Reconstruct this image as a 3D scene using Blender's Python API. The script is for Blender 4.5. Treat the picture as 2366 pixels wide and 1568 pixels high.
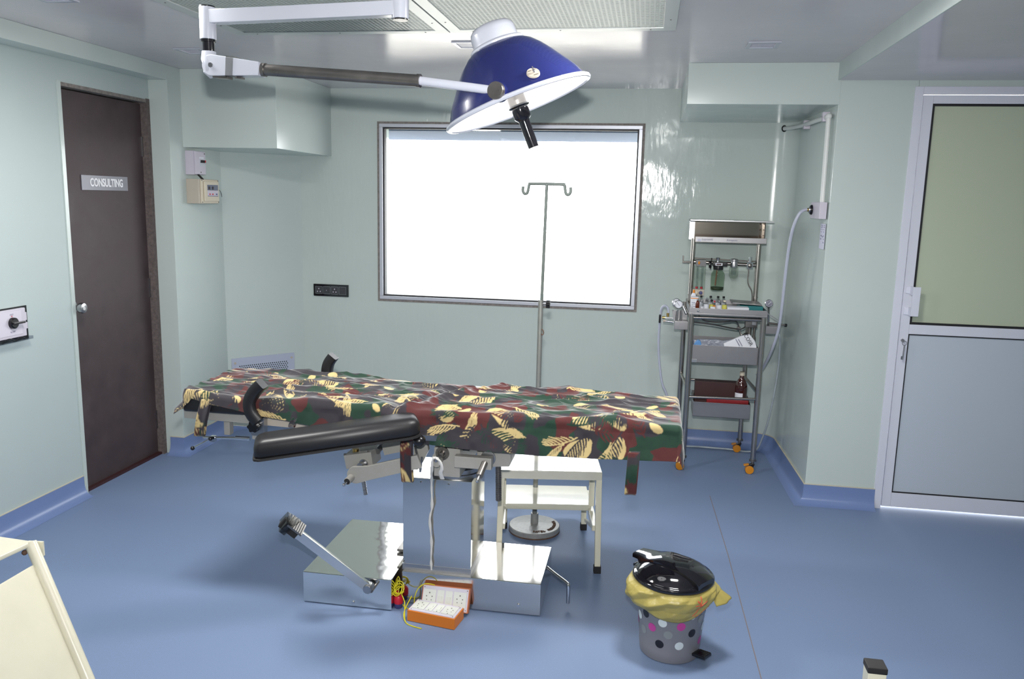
import bpy, bmesh, math, random
import numpy as np
from mathutils import Vector, Matrix

random.seed(7)
# ------------------------------------------------------------------ clear
for o in list(bpy.data.objects):
    bpy.data.objects.remove(o, do_unlink=True)
SC = bpy.context.scene
COL = SC.collection

# ------------------------------------------------------------------ camera
F_PX, CX, CY, EYE = 1880.0, 1183.0, 784.0, 1.58
RC = Matrix(((0.98619255, -0.04992974, 0.1578964),
             (0.16403208, 0.16351463, -0.97280853),
             (0.02275371, 0.9852766, 0.16944699)))
cam = bpy.data.cameras.new('camera')
cam.sensor_fit = 'HORIZONTAL'
cam.sensor_width = 36.0
cam.lens = F_PX / 2366.0 * 36.0
cam.clip_start = 0.05
camo = bpy.data.objects.new('camera', cam)
camo.matrix_world = Matrix.Translation((0, 0, EYE)) @ RC.to_4x4()
COL.objects.link(camo)
SC.camera = camo

# ------------------------------------------------------------------ exposure, sky, lights
SC.view_settings.view_transform = 'Standard'
SC.view_settings.look = 'None'
SC.view_settings.gamma = 1.0
SC.view_settings.use_curve_mapping = False
SC.view_settings.exposure = 0.28

W = bpy.data.worlds.new('sky')
SC.world = W
W.use_nodes = True
W.node_tree.nodes['Background'].inputs['Color'].default_value = (0.96, 0.985, 1.0, 1)
W.node_tree.nodes['Background'].inputs['Strength'].default_value = 12.0


def area(name, loc, target, sx, sy, power, color=(1, 1, 1), spread=180):
    l = bpy.data.lights.new(name, 'AREA')
    l.shape = 'RECTANGLE'
    l.size, l.size_y = sx, sy
    l.energy = power
    l.color = color
    l.spread = math.radians(spread)
    o = bpy.data.objects.new(name, l)
    o.location = loc
    d = Vector(target) - Vector(loc)
    o.rotation_euler = d.to_track_quat('-Z', 'Y').to_euler()
    COL.objects.link(o)
    return o


# the flash on top of the camera, and fill lights added at ceiling height, out of view
area('camera_flash', (-0.02, 0.03, EYE + 0.16), (-0.85, 4.4, 2.15), 0.06, 0.04, 30.0, (1.0, 0.985, 0.97), 115)
area('ceiling_fill_light', (-1.5, -0.3, 2.26), (-1.5, -0.3, 0), 1.2, 0.3, 8.0, (1.0, 0.99, 0.96))
area('ceiling_fill_light.001', (0.2, -0.3, 2.26), (0.2, -0.3, 0), 1.2, 0.3, 8.0, (1.0, 0.99, 0.96))
area('ceiling_fill_light.002', (-1.75, 2.65, 2.255), (-1.75, 2.65, 0), 0.5, 0.25, 28.0, (1.0, 0.99, 0.96))
area('ceiling_fill_light.003', (0.22, 2.65, 2.255), (0.22, 2.65, 0), 0.4, 0.25, 28.0, (1.0, 0.99, 0.96))  # doubles as the lamp implied by the back wall's bright reflection
# daylight falling in through the window opening (sky portal)
pl = bpy.data.lights.new('window_daylight', 'AREA')
pl.shape = 'RECTANGLE'
pl.size, pl.size_y = 1.72, 1.15
pl.cycles.is_portal = True
po = bpy.data.objects.new('window_daylight', pl)
po.location = (-0.93, 5.60, 1.47)
po.rotation_euler = (math.radians(-90), 0, 0)
COL.objects.link(po)


# ------------------------------------------------------------------ helpers
def at(u, v, x=None, y=None, z=None):
    """world point on a known plane for a spot measured on the photograph"""
    d = RC @ Vector(((u - CX) / F_PX, -(v - CY) / F_PX, -1.0))
    if z is not None:
        t = (z - EYE) / d.z
    elif y is not None:
        t = y / d.y
    else:
        t = x / d.x
    return Vector((0, 0, EYE)) + d * t


def lin(c):
    return tuple(((v / 255) / 12.92 if v / 255 <= 0.04045 else ((v / 255 + 0.055) / 1.055) ** 2.4) for v in c)


def V(*a):
    return Vector(a)


class MB:
    def __init__(self):
        self.bm = bmesh.new()

    def faces(self, pts, fs):
        vs = [self.bm.verts.new(p) for p in pts]
        for f in fs:
            try:
                self.bm.faces.new([vs[i] for i in f])
            except ValueError:
                pass
        return self

    def box(self, x0, x1, y0, y1, z0, z1):
        p = [(x, y, z) for x in (x0, x1) for y in (y0, y1) for z in (z0, z1)]
        return self.faces(p, [(0, 1, 3, 2), (4, 6, 7, 5), (0, 4, 5, 1), (2, 3, 7, 6), (0, 2, 6, 4), (1, 5, 7, 3)])

    def obox(self, c, half, ax, ay):
        """box with its own axes: ax, ay directions, az = ax x ay"""
        ax = Vector(ax).normalized()
        ay = Vector(ay)
        ay = (ay - ax * ay.dot(ax)).normalized()
        az = ax.cross(ay)
        c = Vector(c)
        p = [c + ax * (sx * half[0]) + ay * (sy * half[1]) + az * (sz * half[2])
             for sx in (-1, 1) for sy in (-1, 1) for sz in (-1, 1)]
        return self.faces(p, [(0, 1, 3, 2), (4, 6, 7, 5), (0, 4, 5, 1), (2, 3, 7, 6), (0, 2, 6, 4), (1, 5, 7, 3)])

    def bar(self, p0, p1, w, h, up=(0, 0, 1)):
        p0, p1 = Vector(p0), Vector(p1)
        d = p1 - p0
        u = Vector(up)
        if abs(d.normalized().dot(u)) > 0.98:
            u = Vector((0, 1, 0))
        side = d.cross(u)
        return self.obox((p0 + p1) / 2, (d.length / 2, w / 2, h / 2), d, side)

    def lathe(self, prof, o=(0, 0, 0), ax=(0, 0, 1), n=28):
        ax = Vector(ax).normalized()
        o = Vector(o)
        t = Vector((1, 0, 0)) if abs(ax.x) < 0.9 else Vector((0, 1, 0))
        e1 = (t - ax * t.dot(ax)).normalized()
        e2 = ax.cross(e1)
        rings = []
        for r, h in prof:
            if r < 1e-6:
                rings.append([self.bm.verts.new(o + ax * h)])
            else:
                rings.append([self.bm.verts.new(o + ax * h + (e1 * math.cos(2 * math.pi * k / n) + e2 * math.sin(2 * math.pi * k / n)) * r) for k in range(n)])
        for a, b in zip(rings, rings[1:]):
            for k in range(n):
                k2 = (k + 1) % n
                if len(a) == 1 and len(b) == 1:
                    continue
                if len(a) == 1:
                    self.bm.faces.new((a[0], b[k], b[k2]))
                elif len(b) == 1:
                    self.bm.faces.new((a[k], a[k2], b[0]))
                else:
                    self.bm.faces.new((a[k], a[k2], b[k2], b[k]))
        return self

    def cyl(self, p0, p1, r0, r1=None, n=18):
        p0, p1 = Vector(p0), Vector(p1)
        r1 = r0 if r1 is None else r1
        L = (p1 - p0).length
        return self.lathe([(0, 0), (r0, 0), (r1, L), (0, L)], p0, p1 - p0, n)

    def tube(self, pts, r, n=10, sub=0):
        pts = [Vector(p) for p in pts]
        if sub:
            pts = smooth_path(pts, sub)
        rr = r if isinstance(r, (list, tuple)) else [r] * len(pts)
        if len(rr) != len(pts):
            rr = [rr[0] + (rr[-1] - rr[0]) * i / (len(pts) - 1) for i in range(len(pts))]
        prev = None
        rings = []
        for i, p in enumerate(pts):
            d = (pts[min(i + 1, len(pts) - 1)] - pts[max(i - 1, 0)]).normalized()
            if prev is None:
                t = Vector((0, 0, 1)) if abs(d.z) < 0.9 else Vector((1, 0, 0))
                e = (t - d * t.dot(d)).normalized()
            else:
                e = (prev - d * prev.dot(d)).normalized()
            prev = e
            f = d.cross(e)
            rings.append([self.bm.verts.new(p + (e * math.cos(2 * math.pi * k / n) + f * math.sin(2 * math.pi * k / n)) * rr[i]) for k in range(n)])
        for a, b in zip(rings, rings[1:]):
            for k in range(n):
                k2 = (k + 1) % n
                self.bm.faces.new((a[k], a[k2], b[k2], b[k]))
        self.bm.faces.new(rings[0][::-1])
        self.bm.faces.new(rings[-1])
        return self

    def prism(self, poly, axis, a, b):
        """polygon (2-D) pushed along axis from a to b; x: (y,z), y: (x,z), z: (x,y)"""
        def P(q, w):
            return {'x': (w, q[0], q[1]), 'y': (q[0], w, q[1]), 'z': (q[0], q[1], w)}[axis]
        n = len(poly)
        A = [self.bm.verts.new(P(q, a)) for q in poly]
        B = [self.bm.verts.new(P(q, b)) for q in poly]
        for k in range(n):
            k2 = (k + 1) % n
            self.bm.faces.new((A[k], A[k2], B[k2], B[k]))
        self.bm.faces.new(A[::-1])
        self.bm.faces.new(B)
        return self

    def sphere(self, c, r, n=14, sz=1.0):
        m = n // 2
        return self.lathe([(r * math.sin(math.pi * k / m), -r * sz * math.cos(math.pi * k / m)) for k in range(m + 1)], c, (0, 0, 1), n)

    def build(self, name, material, parent=None, bevel=0.0, seg=2, smooth=True, label=None, angle=35, loc=None):
        bm = self.bm
        bmesh.ops.recalc_face_normals(bm, faces=bm.faces)
        if bevel:
            es = [e for e in bm.edges if len(e.link_faces) == 2 and e.calc_face_angle(0) > math.radians(30)]
            bmesh.ops.bevel(bm, geom=es, offset=bevel, segments=seg, affect='EDGES', profile=0.5, clamp_overlap=True)
        off = Vector((0, 0, 0))
        p = parent
        while p is not None:
            off += p.location
            p = p.parent
        if loc is not None and parent is None:
            off = Vector(loc)
        if off.length:
            bmesh.ops.translate(bm, verts=bm.verts, vec=-off)
        me = bpy.data.meshes.new(name)
        bm.to_mesh(me)
        bm.free()
        if smooth:
            me.shade_smooth()
            me.set_sharp_from_angle(angle=math.radians(angle))
        me.materials.append(material)
        o = bpy.data.objects.new(name, me)
        if loc is not None and parent is None:
            o.location = loc
        o.parent = parent
        COL.objects.link(o)
        if bevel:
            wn = o.modifiers.new('normals', 'WEIGHTED_NORMAL')
            wn.keep_sharp = True
            wn.weight = 100
        if label:
            o['label'] = label
        return o


def smooth_path(pts, sub):
    out = []
    n = len(pts)
    for i in range(n - 1):
        p0, p1, p2, p3 = pts[max(i - 1, 0)], pts[i], pts[i + 1], pts[min(i + 2, n - 1)]
        for k in range(sub):
            t = k / sub
            out.append(0.5 * ((2 * p1) + (p2 - p0) * t + (2 * p0 - 5 * p1 + 4 * p2 - p3) * t * t + (3 * p1 - p0 - 3 * p2 + p3) * t ** 3))
    out.append(pts[-1])
    return out


def thing(name, label, cat, loc=(0, 0, 0), group=None):
    o = bpy.data.objects.new(name, None)
    o.empty_display_size = 0.05
    o.location = loc
    COL.objects.link(o)
    o['label'] = label
    o['category'] = cat
    if group:
        o['group'] = group
    return o


def tag(o, label, cat, group=None):
    o['label'] = label
    o['category'] = cat
    if group:
        o['group'] = group
    return o


def struct(o, label=None):
    o['kind'] = 'structure'
    if label:
        o['label'] = label
    return o


def sroot(name, loc=(0, 0, 0), label=None):
    o = bpy.data.objects.new(name, None)
    o.empty_display_size = 0.05
    o.location = loc
    COL.objects.link(o)
    return struct(o, label)


FONT = None


def text(body, size, material, name, parent, origin, xdir, ydir, depth=0.0006, align='CENTER', squeeze=1.0, bold=0.0):
    """flat lettering as a thin mesh lying in the plane (xdir, ydir)"""
    cu = bpy.data.curves.new(name, 'FONT')
    cu.body = body
    cu.size = size
    cu.align_x = align
    cu.align_y = 'CENTER'
    cu.extrude = depth
    cu.offset = bold
    tmp = bpy.data.objects.new(name + '_tmp', cu)
    COL.objects.link(tmp)
    dg = bpy.context.evaluated_depsgraph_get()
    dg.update()
    me = bpy.data.meshes.new_from_object(tmp.evaluated_get(dg))
    bpy.data.objects.remove(tmp, do_unlink=True)
    x = Vector(xdir).normalized()
    y = Vector(ydir).normalized()
    zz = x.cross(y)
    off = Vector((0, 0, 0))
    p = parent
    while p is not None:
        off += p.location
        p = p.parent
    o0 = Vector(origin) - off
    for v in me.vertices:
        c = v.co.copy()
        v.co = o0 + x * (c.x * squeeze) + y * c.y + zz * c.z
    me.materials.clear()
    me.materials.append(material)
    o = bpy.data.objects.new(name, me)
    o.parent = parent
    COL.objects.link(o)
    return o


# ------------------------------------------------------------------ materials
def mat(name, rgb, rough=0.5, metal=0.0, spec=0.5, var=0.0, vscale=8.0, bump=0.0, bscale=40.0, bdist=0.01, coat=0.0,
        aniso=None, emit=None, emit_s=0.0, alpha=1.0, trans=0.0, sheen=0.0, rvar=0.0, detail=4.0, stretch=None):
    m = bpy.data.materials.new(name)
    m.use_nodes = True
    nt = m.node_tree
    b = nt.nodes['Principled BSDF']
    c = lin(rgb) + (1,)
    b.inputs['Base Color'].default_value = c
    b.inputs['Roughness'].default_value = rough
    b.inputs['Metallic'].default_value = metal
    b.inputs['Specular IOR Level'].default_value = spec
    b.inputs['Coat Weight'].default_value = coat
    b.inputs['Coat Roughness'].default_value = 0.05
    b.inputs['Sheen Weight'].default_value = sheen
    b.inputs['Transmission Weight'].default_value = trans
    b.inputs['Alpha'].default_value = alpha
    if emit:
        b.inputs['Emission Color'].default_value = lin(emit) + (1,)
        b.inputs['Emission Strength'].default_value = emit_s
    tc = nt.nodes.new('ShaderNodeTexCoord')
    src = tc.outputs['Object']
    if stretch:
        mp = nt.nodes.new('ShaderNodeMapping')
        mp.inputs['Scale'].default_value = stretch
        nt.links.new(src, mp.inputs['Vector'])
        src = mp.outputs['Vector']
    if var or rvar:
        nz = nt.nodes.new('ShaderNodeTexNoise')
        nz.inputs['Scale'].default_value = vscale
        nz.inputs['Detail'].default_value = detail
        nz.inputs['Roughness'].default_value = 0.6
        nt.links.new(src, nz.inputs['Vector'])
        if var:
            r = nt.nodes.new('ShaderNodeMapRange')
            r.inputs['From Min'].default_value = 0.3
            r.inputs['From Max'].default_value = 0.7
            r.inputs['To Min'].default_value = 1 - var
            r.inputs['To Max'].default_value = 1 + var
            nt.links.new(nz.outputs['Fac'], r.inputs['Value'])
            mx = nt.nodes.new('ShaderNodeVectorMath')
            mx.operation = 'SCALE'
            mx.inputs[0].default_value = c[:3]
            nt.links.new(r.outputs['Result'], mx.inputs['Scale'])
            nt.links.new(mx.outputs['Vector'], b.inputs['Base Color'])
        if rvar:
            r2 = nt.nodes.new('ShaderNodeMapRange')
            r2.inputs['From Min'].default_value = 0.3
            r2.inputs['From Max'].default_value = 0.7
            r2.inputs['To Min'].default_value = max(0.02, rough - rvar)
            r2.inputs['To Max'].default_value = rough + rvar
            nt.links.new(nz.outputs['Fac'], r2.inputs['Value'])
            nt.links.new(r2.outputs['Result'], b.inputs['Roughness'])
    if bump:
        n2 = nt.nodes.new('ShaderNodeTexNoise')
        n2.inputs['Scale'].default_value = bscale
        n2.inputs['Detail'].default_value = 3.0
        nt.links.new(src, n2.inputs['Vector'])
        bp = nt.nodes.new('ShaderNodeBump')
        bp.inputs['Strength'].default_value = bump
        bp.inputs['Distance'].default_value = bdist
        nt.links.new(n2.outputs['Fac'], bp.inputs['Height'])
        nt.links.new(bp.outputs['Normal'], b.inputs['Normal'])
    return m


def glass_mat(name, tint=(255, 255, 255), base_t=0.92, rough=0.02):
    """thin pane: clear with a Fresnel reflection"""
    m = bpy.data.materials.new(name)
    m.use_nodes = True
    nt = m.node_tree
    nt.nodes.remove(nt.nodes['Principled BSDF'])
    out = nt.nodes['Material Output']
    tr = nt.nodes.new('ShaderNodeBsdfTransparent')
    tr.inputs['Color'].default_value = tuple(v * base_t for v in lin(tint)) + (1,)
    gl = nt.nodes.new('ShaderNodeBsdfGlossy')
    gl.inputs['Roughness'].default_value = rough
    lw = nt.nodes.new('ShaderNodeLayerWeight')
    lw.inputs['Blend'].default_value = 0.5
    pw = nt.nodes.new('ShaderNodeMath')
    pw.operation = 'POWER'
    pw.inputs[1].default_value = 4.0
    nt.links.new(lw.outputs['Facing'], pw.inputs[0])
    ma = nt.nodes.new('ShaderNodeMath')
    ma.operation = 'MULTIPLY_ADD'
    ma.inputs[1].default_value = 0.7
    ma.inputs[2].default_value = 0.045
    nt.links.new(pw.outputs['Value'], ma.inputs[0])
    mx = nt.nodes.new('ShaderNodeMixShader')
    nt.links.new(ma.outputs['Value'], mx.inputs['Fac'])
    nt.links.new(tr.outputs['BSDF'], mx.inputs[1])
    nt.links.new(gl.outputs['BSDF'], mx.inputs[2])
    nt.links.new(mx.outputs['Shader'], out.inputs['Surface'])
    return m


def wall_paint(name, rgb, rough=0.18, spec=0.5, b1=0.25, s1=2.2, b2=0.12, s2=34.0, d2=0.0012, zs=1.0):
    """glossy enamel rolled over slightly uneven plaster"""
    m = mat(name, rgb, rough, spec=spec, var=0.025, vscale=1.3, rvar=0.05)
    nt = m.node_tree
    b = nt.nodes['Principled BSDF']
    tc = nt.nodes.new('ShaderNodeTexCoord')
    n1 = nt.nodes.new('ShaderNodeTexNoise')
    n1.inputs['Scale'].default_value = s1
    n1.inputs['Detail'].default_value = 2
    nt.links.new(tc.outputs['Object'], n1.inputs['Vector'])
    bp1 = nt.nodes.new('ShaderNodeBump')
    bp1.inputs['Strength'].default_value = b1
    bp1.inputs['Distance'].default_value = 0.02
    nt.links.new(n1.outputs['Fac'], bp1.inputs['Height'])
    n2 = nt.nodes.new('ShaderNodeTexNoise')
    n2.inputs['Scale'].default_value = s2
    n2.inputs['Detail'].default_value = 3
    mp2 = nt.nodes.new('ShaderNodeMapping')
    mp2.inputs['Scale'].default_value = (1, 1, zs)
    nt.links.new(tc.outputs['Object'], mp2.inputs['Vector'])
    nt.links.new(mp2.outputs['Vector'], n2.inputs['Vector'])
    bp2 = nt.nodes.new('ShaderNodeBump')
    bp2.inputs['Strength'].default_value = b2
    bp2.inputs['Distance'].default_value = d2
    nt.links.new(n2.outputs['Fac'], bp2.inputs['Height'])
    nt.links.new(bp1.outputs['Normal'], bp2.inputs['Normal'])
    nt.links.new(bp2.outputs['Normal'], b.inputs['Normal'])
    return m


M = {}
M['wall'] = wall_paint('pale green enamel', (192, 203, 199), 0.18, 0.36)
M['wallleft'] = wall_paint('pale green enamel soft', (180, 192, 191), 0.40, 0.12)
M['wallback'] = wall_paint('pale green enamel uneven', (189, 200, 195), 0.09, 0.3, 0.35, 3.0, 0.42, 26.0, 0.004, 0.3)
M['ceiling'] = wall_paint('grey white ceiling enamel', (206, 201, 205), 0.16, 0.22, 0.15, 1.5, 0.15, 20.0, 0.002)
M['floor'] = mat('blue speckled vinyl', (116, 134, 165), 0.52, spec=0.2, var=0.06, vscale=260, bump=0.05, bscale=6, bdist=0.004, rvar=0.0)
M['cove'] = mat('blue vinyl cove', (112, 132, 176), 0.3, var=0.05, vscale=260)
M['capline'] = mat('cream sealant', (196, 190, 172), 0.5)
M['weld'] = mat('brown weld seam', (122, 112, 112), 0.5)
M['cement'] = mat('bare cement', (128, 122, 118), 0.9, var=0.25, vscale=60, bump=0.6, bscale=90, bdist=0.003)
M['cementdark'] = mat('brown grey cement', (100, 90, 88), 0.9, var=0.3, vscale=60, bump=0.6, bscale=90, bdist=0.003)
M['bagwhite'] = mat('crinkled clear wrap', (150, 156, 170), 0.25, spec=0.7, bump=0.8, bscale=60, bdist=0.01)
M['door'] = mat('dark brown laminate', (72, 61, 63), 0.5, spec=0.25, var=0.2, vscale=9, detail=8, rvar=0.08)
M['signplate'] = mat('brushed grey plate', (112, 112, 120), 0.35, metal=0.3)
M['white_letter'] = mat('white lettering', (232, 232, 236), 0.5)
M['chrome'] = mat('chrome', (214, 214, 216), 0.08, metal=1.0)
M['steel'] = mat('polished steel sheet', (228, 228, 224), 0.07, metal=1.0, bump=0.16, bscale=4.0, bdist=0.02)
M['steelflat'] = mat('polished steel sheet flat', (214, 212, 208), 0.10, metal=1.0, bump=0.03, bscale=2.2, bdist=0.02)
M['satin'] = mat('satin stainless steel', (176, 176, 178), 0.3, metal=1.0)
M['tubesteel'] = mat('stainless tube', (176, 170, 164), 0.24, metal=1.0)
M['cubby'] = mat('brownish polished steel', (150, 140, 130), 0.12, metal=1.0)
M['brushed'] = mat('brushed stainless sheet', (142, 141, 143), 0.38, metal=0.9, var=0.05, vscale=6)
M['dullsteel'] = mat('dull dark steel', (128, 124, 120), 0.33, metal=0.9, var=0.15, vscale=12, rvar=0.08)
M['alu'] = mat('anodised aluminium', (196, 198, 206), 0.35, metal=0.25)
M['alupaint'] = mat('pale powder coated aluminium', (212, 214, 226), 0.4)
M['gasket'] = mat('black rubber gasket', (22, 22, 26), 0.6)
M['panelgrey'] = mat('pale blue grey board', (186, 195, 206), 0.4)
M['frost'] = mat('frosted sage glass', (184, 193, 170), 0.3, spec=0.5)
M['greypaint'] = mat('grey painted steel', (150, 148, 142), 0.38, var=0.04, vscale=14)
M['greydark'] = mat('dark grey painted steel', (112, 112, 112), 0.45, var=0.06, vscale=14)
M['blackvinyl'] = mat('black vinyl upholstery', (26, 25, 28), 0.42, spec=0.5, bump=0.15, bscale=260, bdist=0.0006)
M['blackplastic'] = mat('black plastic', (20, 19, 22), 0.25)
M['blackgloss'] = mat('glossy black plastic', (16, 15, 20), 0.08, coat=0.5)
M['rubber'] = mat('black rubber', (28, 27, 28), 0.7)
M['white'] = mat('white enamel', (180, 183, 194), 0.25, coat=0.3)
M['blue'] = mat('deep blue enamel', (32, 38, 92), 0.22, coat=0.5, var=0.06, vscale=5)
M['reflector'] = mat('lamp reflector lit', (250, 250, 250), 0.3, emit=(255, 255, 255), emit_s=1.6)
M['cream'] = mat('cream enamel', (216, 212, 190), 0.3, var=0.03, vscale=10, coat=0.2)
M['creamtop'] = mat('cream enamel sheet', (206, 204, 188), 0.16, var=0.05, vscale=9, coat=0.4, bump=0.05, bscale=5)
M['iron'] = mat('silver painted cast iron', (158, 158, 156), 0.42, metal=0.3, var=0.12, vscale=60, bump=0.4, bscale=60, bdist=0.004)
M['rust'] = mat('rusty iron', (96, 72, 58), 0.8, var=0.3, vscale=60)
M['poleold'] = mat('worn painted pole', (138, 140, 136), 0.4, metal=0.5, var=0.08, vscale=30)
M['gauze'] = mat('white gauze', (206, 204, 200), 0.9, bump=0.4, bscale=300, bdist=0.001)
M['orange'] = mat('orange plastic', (214, 120, 30), 0.4)
M['orangedark'] = mat('orange brown plastic', (196, 112, 66), 0.45)
M['lilac'] = mat('pale lilac plate', (206, 200, 212), 0.4)
M['socketwhite'] = mat('white socket plastic', (214, 216, 208), 0.4)
M['slot'] = mat('dark slot', (40, 40, 44), 0.6)
M['yellowwire'] = mat('yellow wire', (206, 196, 28), 0.4)
M['red'] = mat('red plastic', (188, 28, 50), 0.4)
M['navy'] = mat('navy plastic', (62, 66, 116), 0.45)
M['bingrey'] = mat('grey bin plastic', (120, 120, 126), 0.35)
M['pink'] = mat('magenta dot', (182, 62, 140), 0.4)
M['dotgrey'] = mat('grey dot', (134, 138, 138), 0.4)
M['dotblack'] = mat('black dot', (20, 18, 24), 0.4)
M['dotwhite'] = mat('white dot', (206, 214, 214), 0.4)
M['liner'] = mat('yellow liner film', (166, 152, 84), 0.35, var=0.06, vscale=20, bump=0.5, bscale=26, bdist=0.008)
M['redprint'] = mat('red print', (206, 92, 62), 0.5)
M['plasticgrey'] = mat('light grey plastic', (196, 190, 202), 0.4)
M['plasticcream'] = mat('cream plastic', (206, 196, 176), 0.45)
M['beige'] = mat('beige metal', (184, 174, 160), 0.45)
M['paper'] = mat('paper', (206, 206, 222), 0.7)
M['ink'] = mat('blue grey ink', (92, 92, 122), 0.7)
M['pvc'] = mat('white pvc conduit', (212, 214, 212), 0.35)
M['hose'] = mat('milky hose', (178, 182, 196), 0.3, spec=0.6)
M['hose2'] = mat('pale clear hose', (168, 178, 184), 0.25)
M['brass'] = mat('brass', (190, 160, 96), 0.3, metal=1.0)
M['glass'] = glass_mat('window glass')
M['jarglass'] = glass_mat('jar glass', (244, 248, 244), 0.96)
M['jargreen'] = glass_mat('green jar glass', (228, 238, 226), 0.95)
M['amber'] = mat('amber glass', (92, 32, 10), 0.1, coat=0.6)
M['brownglass'] = mat('brown glass', (52, 14, 12), 0.08, coat=0.7)
M['vial'] = glass_mat('vial glass', (244, 246, 246), 0.95)
M['labelyellow'] = mat('yellow label', (206, 200, 96), 0.5)
M['labelorange'] = mat('orange label', (224, 134, 22), 0.5)
M['labelwhite'] = mat('white label', (216, 218, 226), 0.5)
M['teal'] = mat('teal plastic', (0, 108, 112), 0.4)
M['maroonbox'] = mat('dark maroon carton', (58, 28, 30), 0.5)
M['redcase'] = mat('red case', (128, 18, 22), 0.35)
M['film'] = glass_mat('clear film', (236, 238, 244), 0.85, 0.15)
M['bluefilm'] = mat('blue wrap', (96, 150, 206), 0.3)
M['outside'] = mat('pale concrete ledge', (128, 140, 144), 0.9, var=0.05, vscale=4)
M['sunshade'] = mat('shade-darkened sunshade', (84, 98, 118), 0.9, var=0.05, vscale=4)  # shade under the concrete slab is put into this dark slate colour
M['ground'] = mat('sunlit ground outside', (150, 146, 138), 0.95, var=0.1, vscale=0.5)
M['ventwhite'] = mat('white grille plate', (176, 184, 202), 0.4)
M['voiddark'] = mat('dark void', (30, 34, 36), 0.9)
M['filterback'] = mat('filter media', (96, 102, 100), 0.9)
M['perf'] = mat('perforated aluminium', (176, 182, 178), 0.4, metal=0.3)
M['yellowcaster'] = mat('amber caster', (206, 132, 24), 0.4)
M['tape'] = glass_mat('clear sticky tape', (236, 236, 232), 0.75, 0.2)

# ------------------------------------------------------------------ room shell
ZC = 2.285
XL, YB, YP = -2.85, 5.37, 4.405
struct(MB().box(-3.0, 3.2, -1.6, 5.6, -0.1, 0.0).build('floor', M['floor']))
fl = bpy.data.objects['floor']
s = [at(1640, 1145, z=0), at(1682, 1281, z=0), at(1759, 1568, z=0)]
s.append(s[-1] + (s[-1] - s[-2]) * 0.6)
mb = MB()
for a, b in zip(s, s[1:]):
    mb.bar((a.x, a.y, 0.0004), (b.x, b.y, 0.0004), 0.0035, 0.0012)
mb.build('weld_seam', M['weld'], fl, label='thin brown welded seam line')

# left wall with its door opening
D0, D1, DZ = 3.665, 4.40, 2.085
struct(MB().box(-3.0, XL, -1.6, D0, 0, 2.4).box(-3.0, XL, D1, 5.6, 0, 2.4).box(-3.0, XL, D0, D1, DZ, 2.4).build('wall_left', M['wallleft']))
struct(MB().box(-3.06, -3.0, 3.5, 4.6, 0, 2.4).build('wall_left_backing', M['cement']))
struct(MB().box(XL, -2.73, -1.6, YP, 2.203, ZC).build('trim_1', M['wall'], bevel=0.002), 'beam running along the top of the left wall')
struct(MB().prism([(XL, YP), (-2.73, YP), (-2.73, 4.965), (-2.365, YB), (-2.4, 5.6), (XL, 5.6)], 'z', 0, ZC).build('wall_corner', M['wall'], bevel=0.002), 'pilaster and slanting corner wall beside the brown door')
# back wall with window opening
WX0, WX1, WZ0, WZ1 = -1.80, -0.063, 0.885, 2.058
struct(MB().box(-2.6, WX0, YB, 5.57, 0, 2.4).box(WX1, 1.2, YB, 5.57, 0, 2.4).box(WX0, WX1, YB, 5.57, 0, WZ0).box(WX0, WX1, YB, 5.57, WZ1, 2.4).build('wall_back', M['wallback']))
# right recess wall with rounded corner, and the pier beside the glazed door
arc = [(0.745 + 0.13 * math.sin(a), 5.24 + 0.13 * math.cos(a)) for a in [math.radians(t) for t in range(0, 91, 10)]]
poly = [(0.745, YB - 0.0005)] + arc[1:] + [(0.905, YP + 0.004), (1.2, YP + 0.004), (1.2, 5.6), (0.745, 5.6)]
struct(MB().prism(poly, 'z', 0, ZC).build('wall_right', M['wall'], angle=30), 'recess wall with rounded corner behind the trolley')
struct(MB().box(0.905, 1.275, YP, 4.7, 0, 2.3).box(1.275, 2.6, YP, 4.7, 2.165, 2.3).box(2.25, 3.2, YP, 4.7, 0, 2.3).build('wall_pier', M['wall'], bevel=0.003), 'pier wall between the recess and the glazed door')
# bulkheads
struct(MB().box(-2.74, -2.14, 4.54, YB + 0.02, 1.84, ZC).build('trim_2', M['wall'], bevel=0.002), 'boxed bulkhead high on the left of the window')
struct(MB().box(0.165, 0.91, YP - 0.003, YB + 0.02, 2.082, ZC).build('trim_3', M['wall'], bevel=0.002), 'boxed bulkhead high on the right of the window')
# ceilings
struct(MB().box(-3.0, 1.0, -1.6, 5.6, ZC, 2.4).build('ceiling', M['ceiling']))
struct(MB().box(0.9, 3.2, -1.6, YP + 0.2, 2.2, 2.4).build('ceiling_lower', M['ceiling']), 'lower ceiling over the glazed door side')
struct(MB().box(0.894, 0.9, -1.6, YP - 0.004, 2.2, ZC).build('trim_4', M['wall']), 'step face between the two ceiling heights')
# room behind the camera
struct(MB().box(-3.0, 3.2, -1.7, -1.6, 0, 2.4).build('wall_front', M['wall']))
struct(MB().box(3.1, 3.2, -1.6, 4.7, 0, 2.4).build('wall_far_right', M['wall']))


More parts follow.
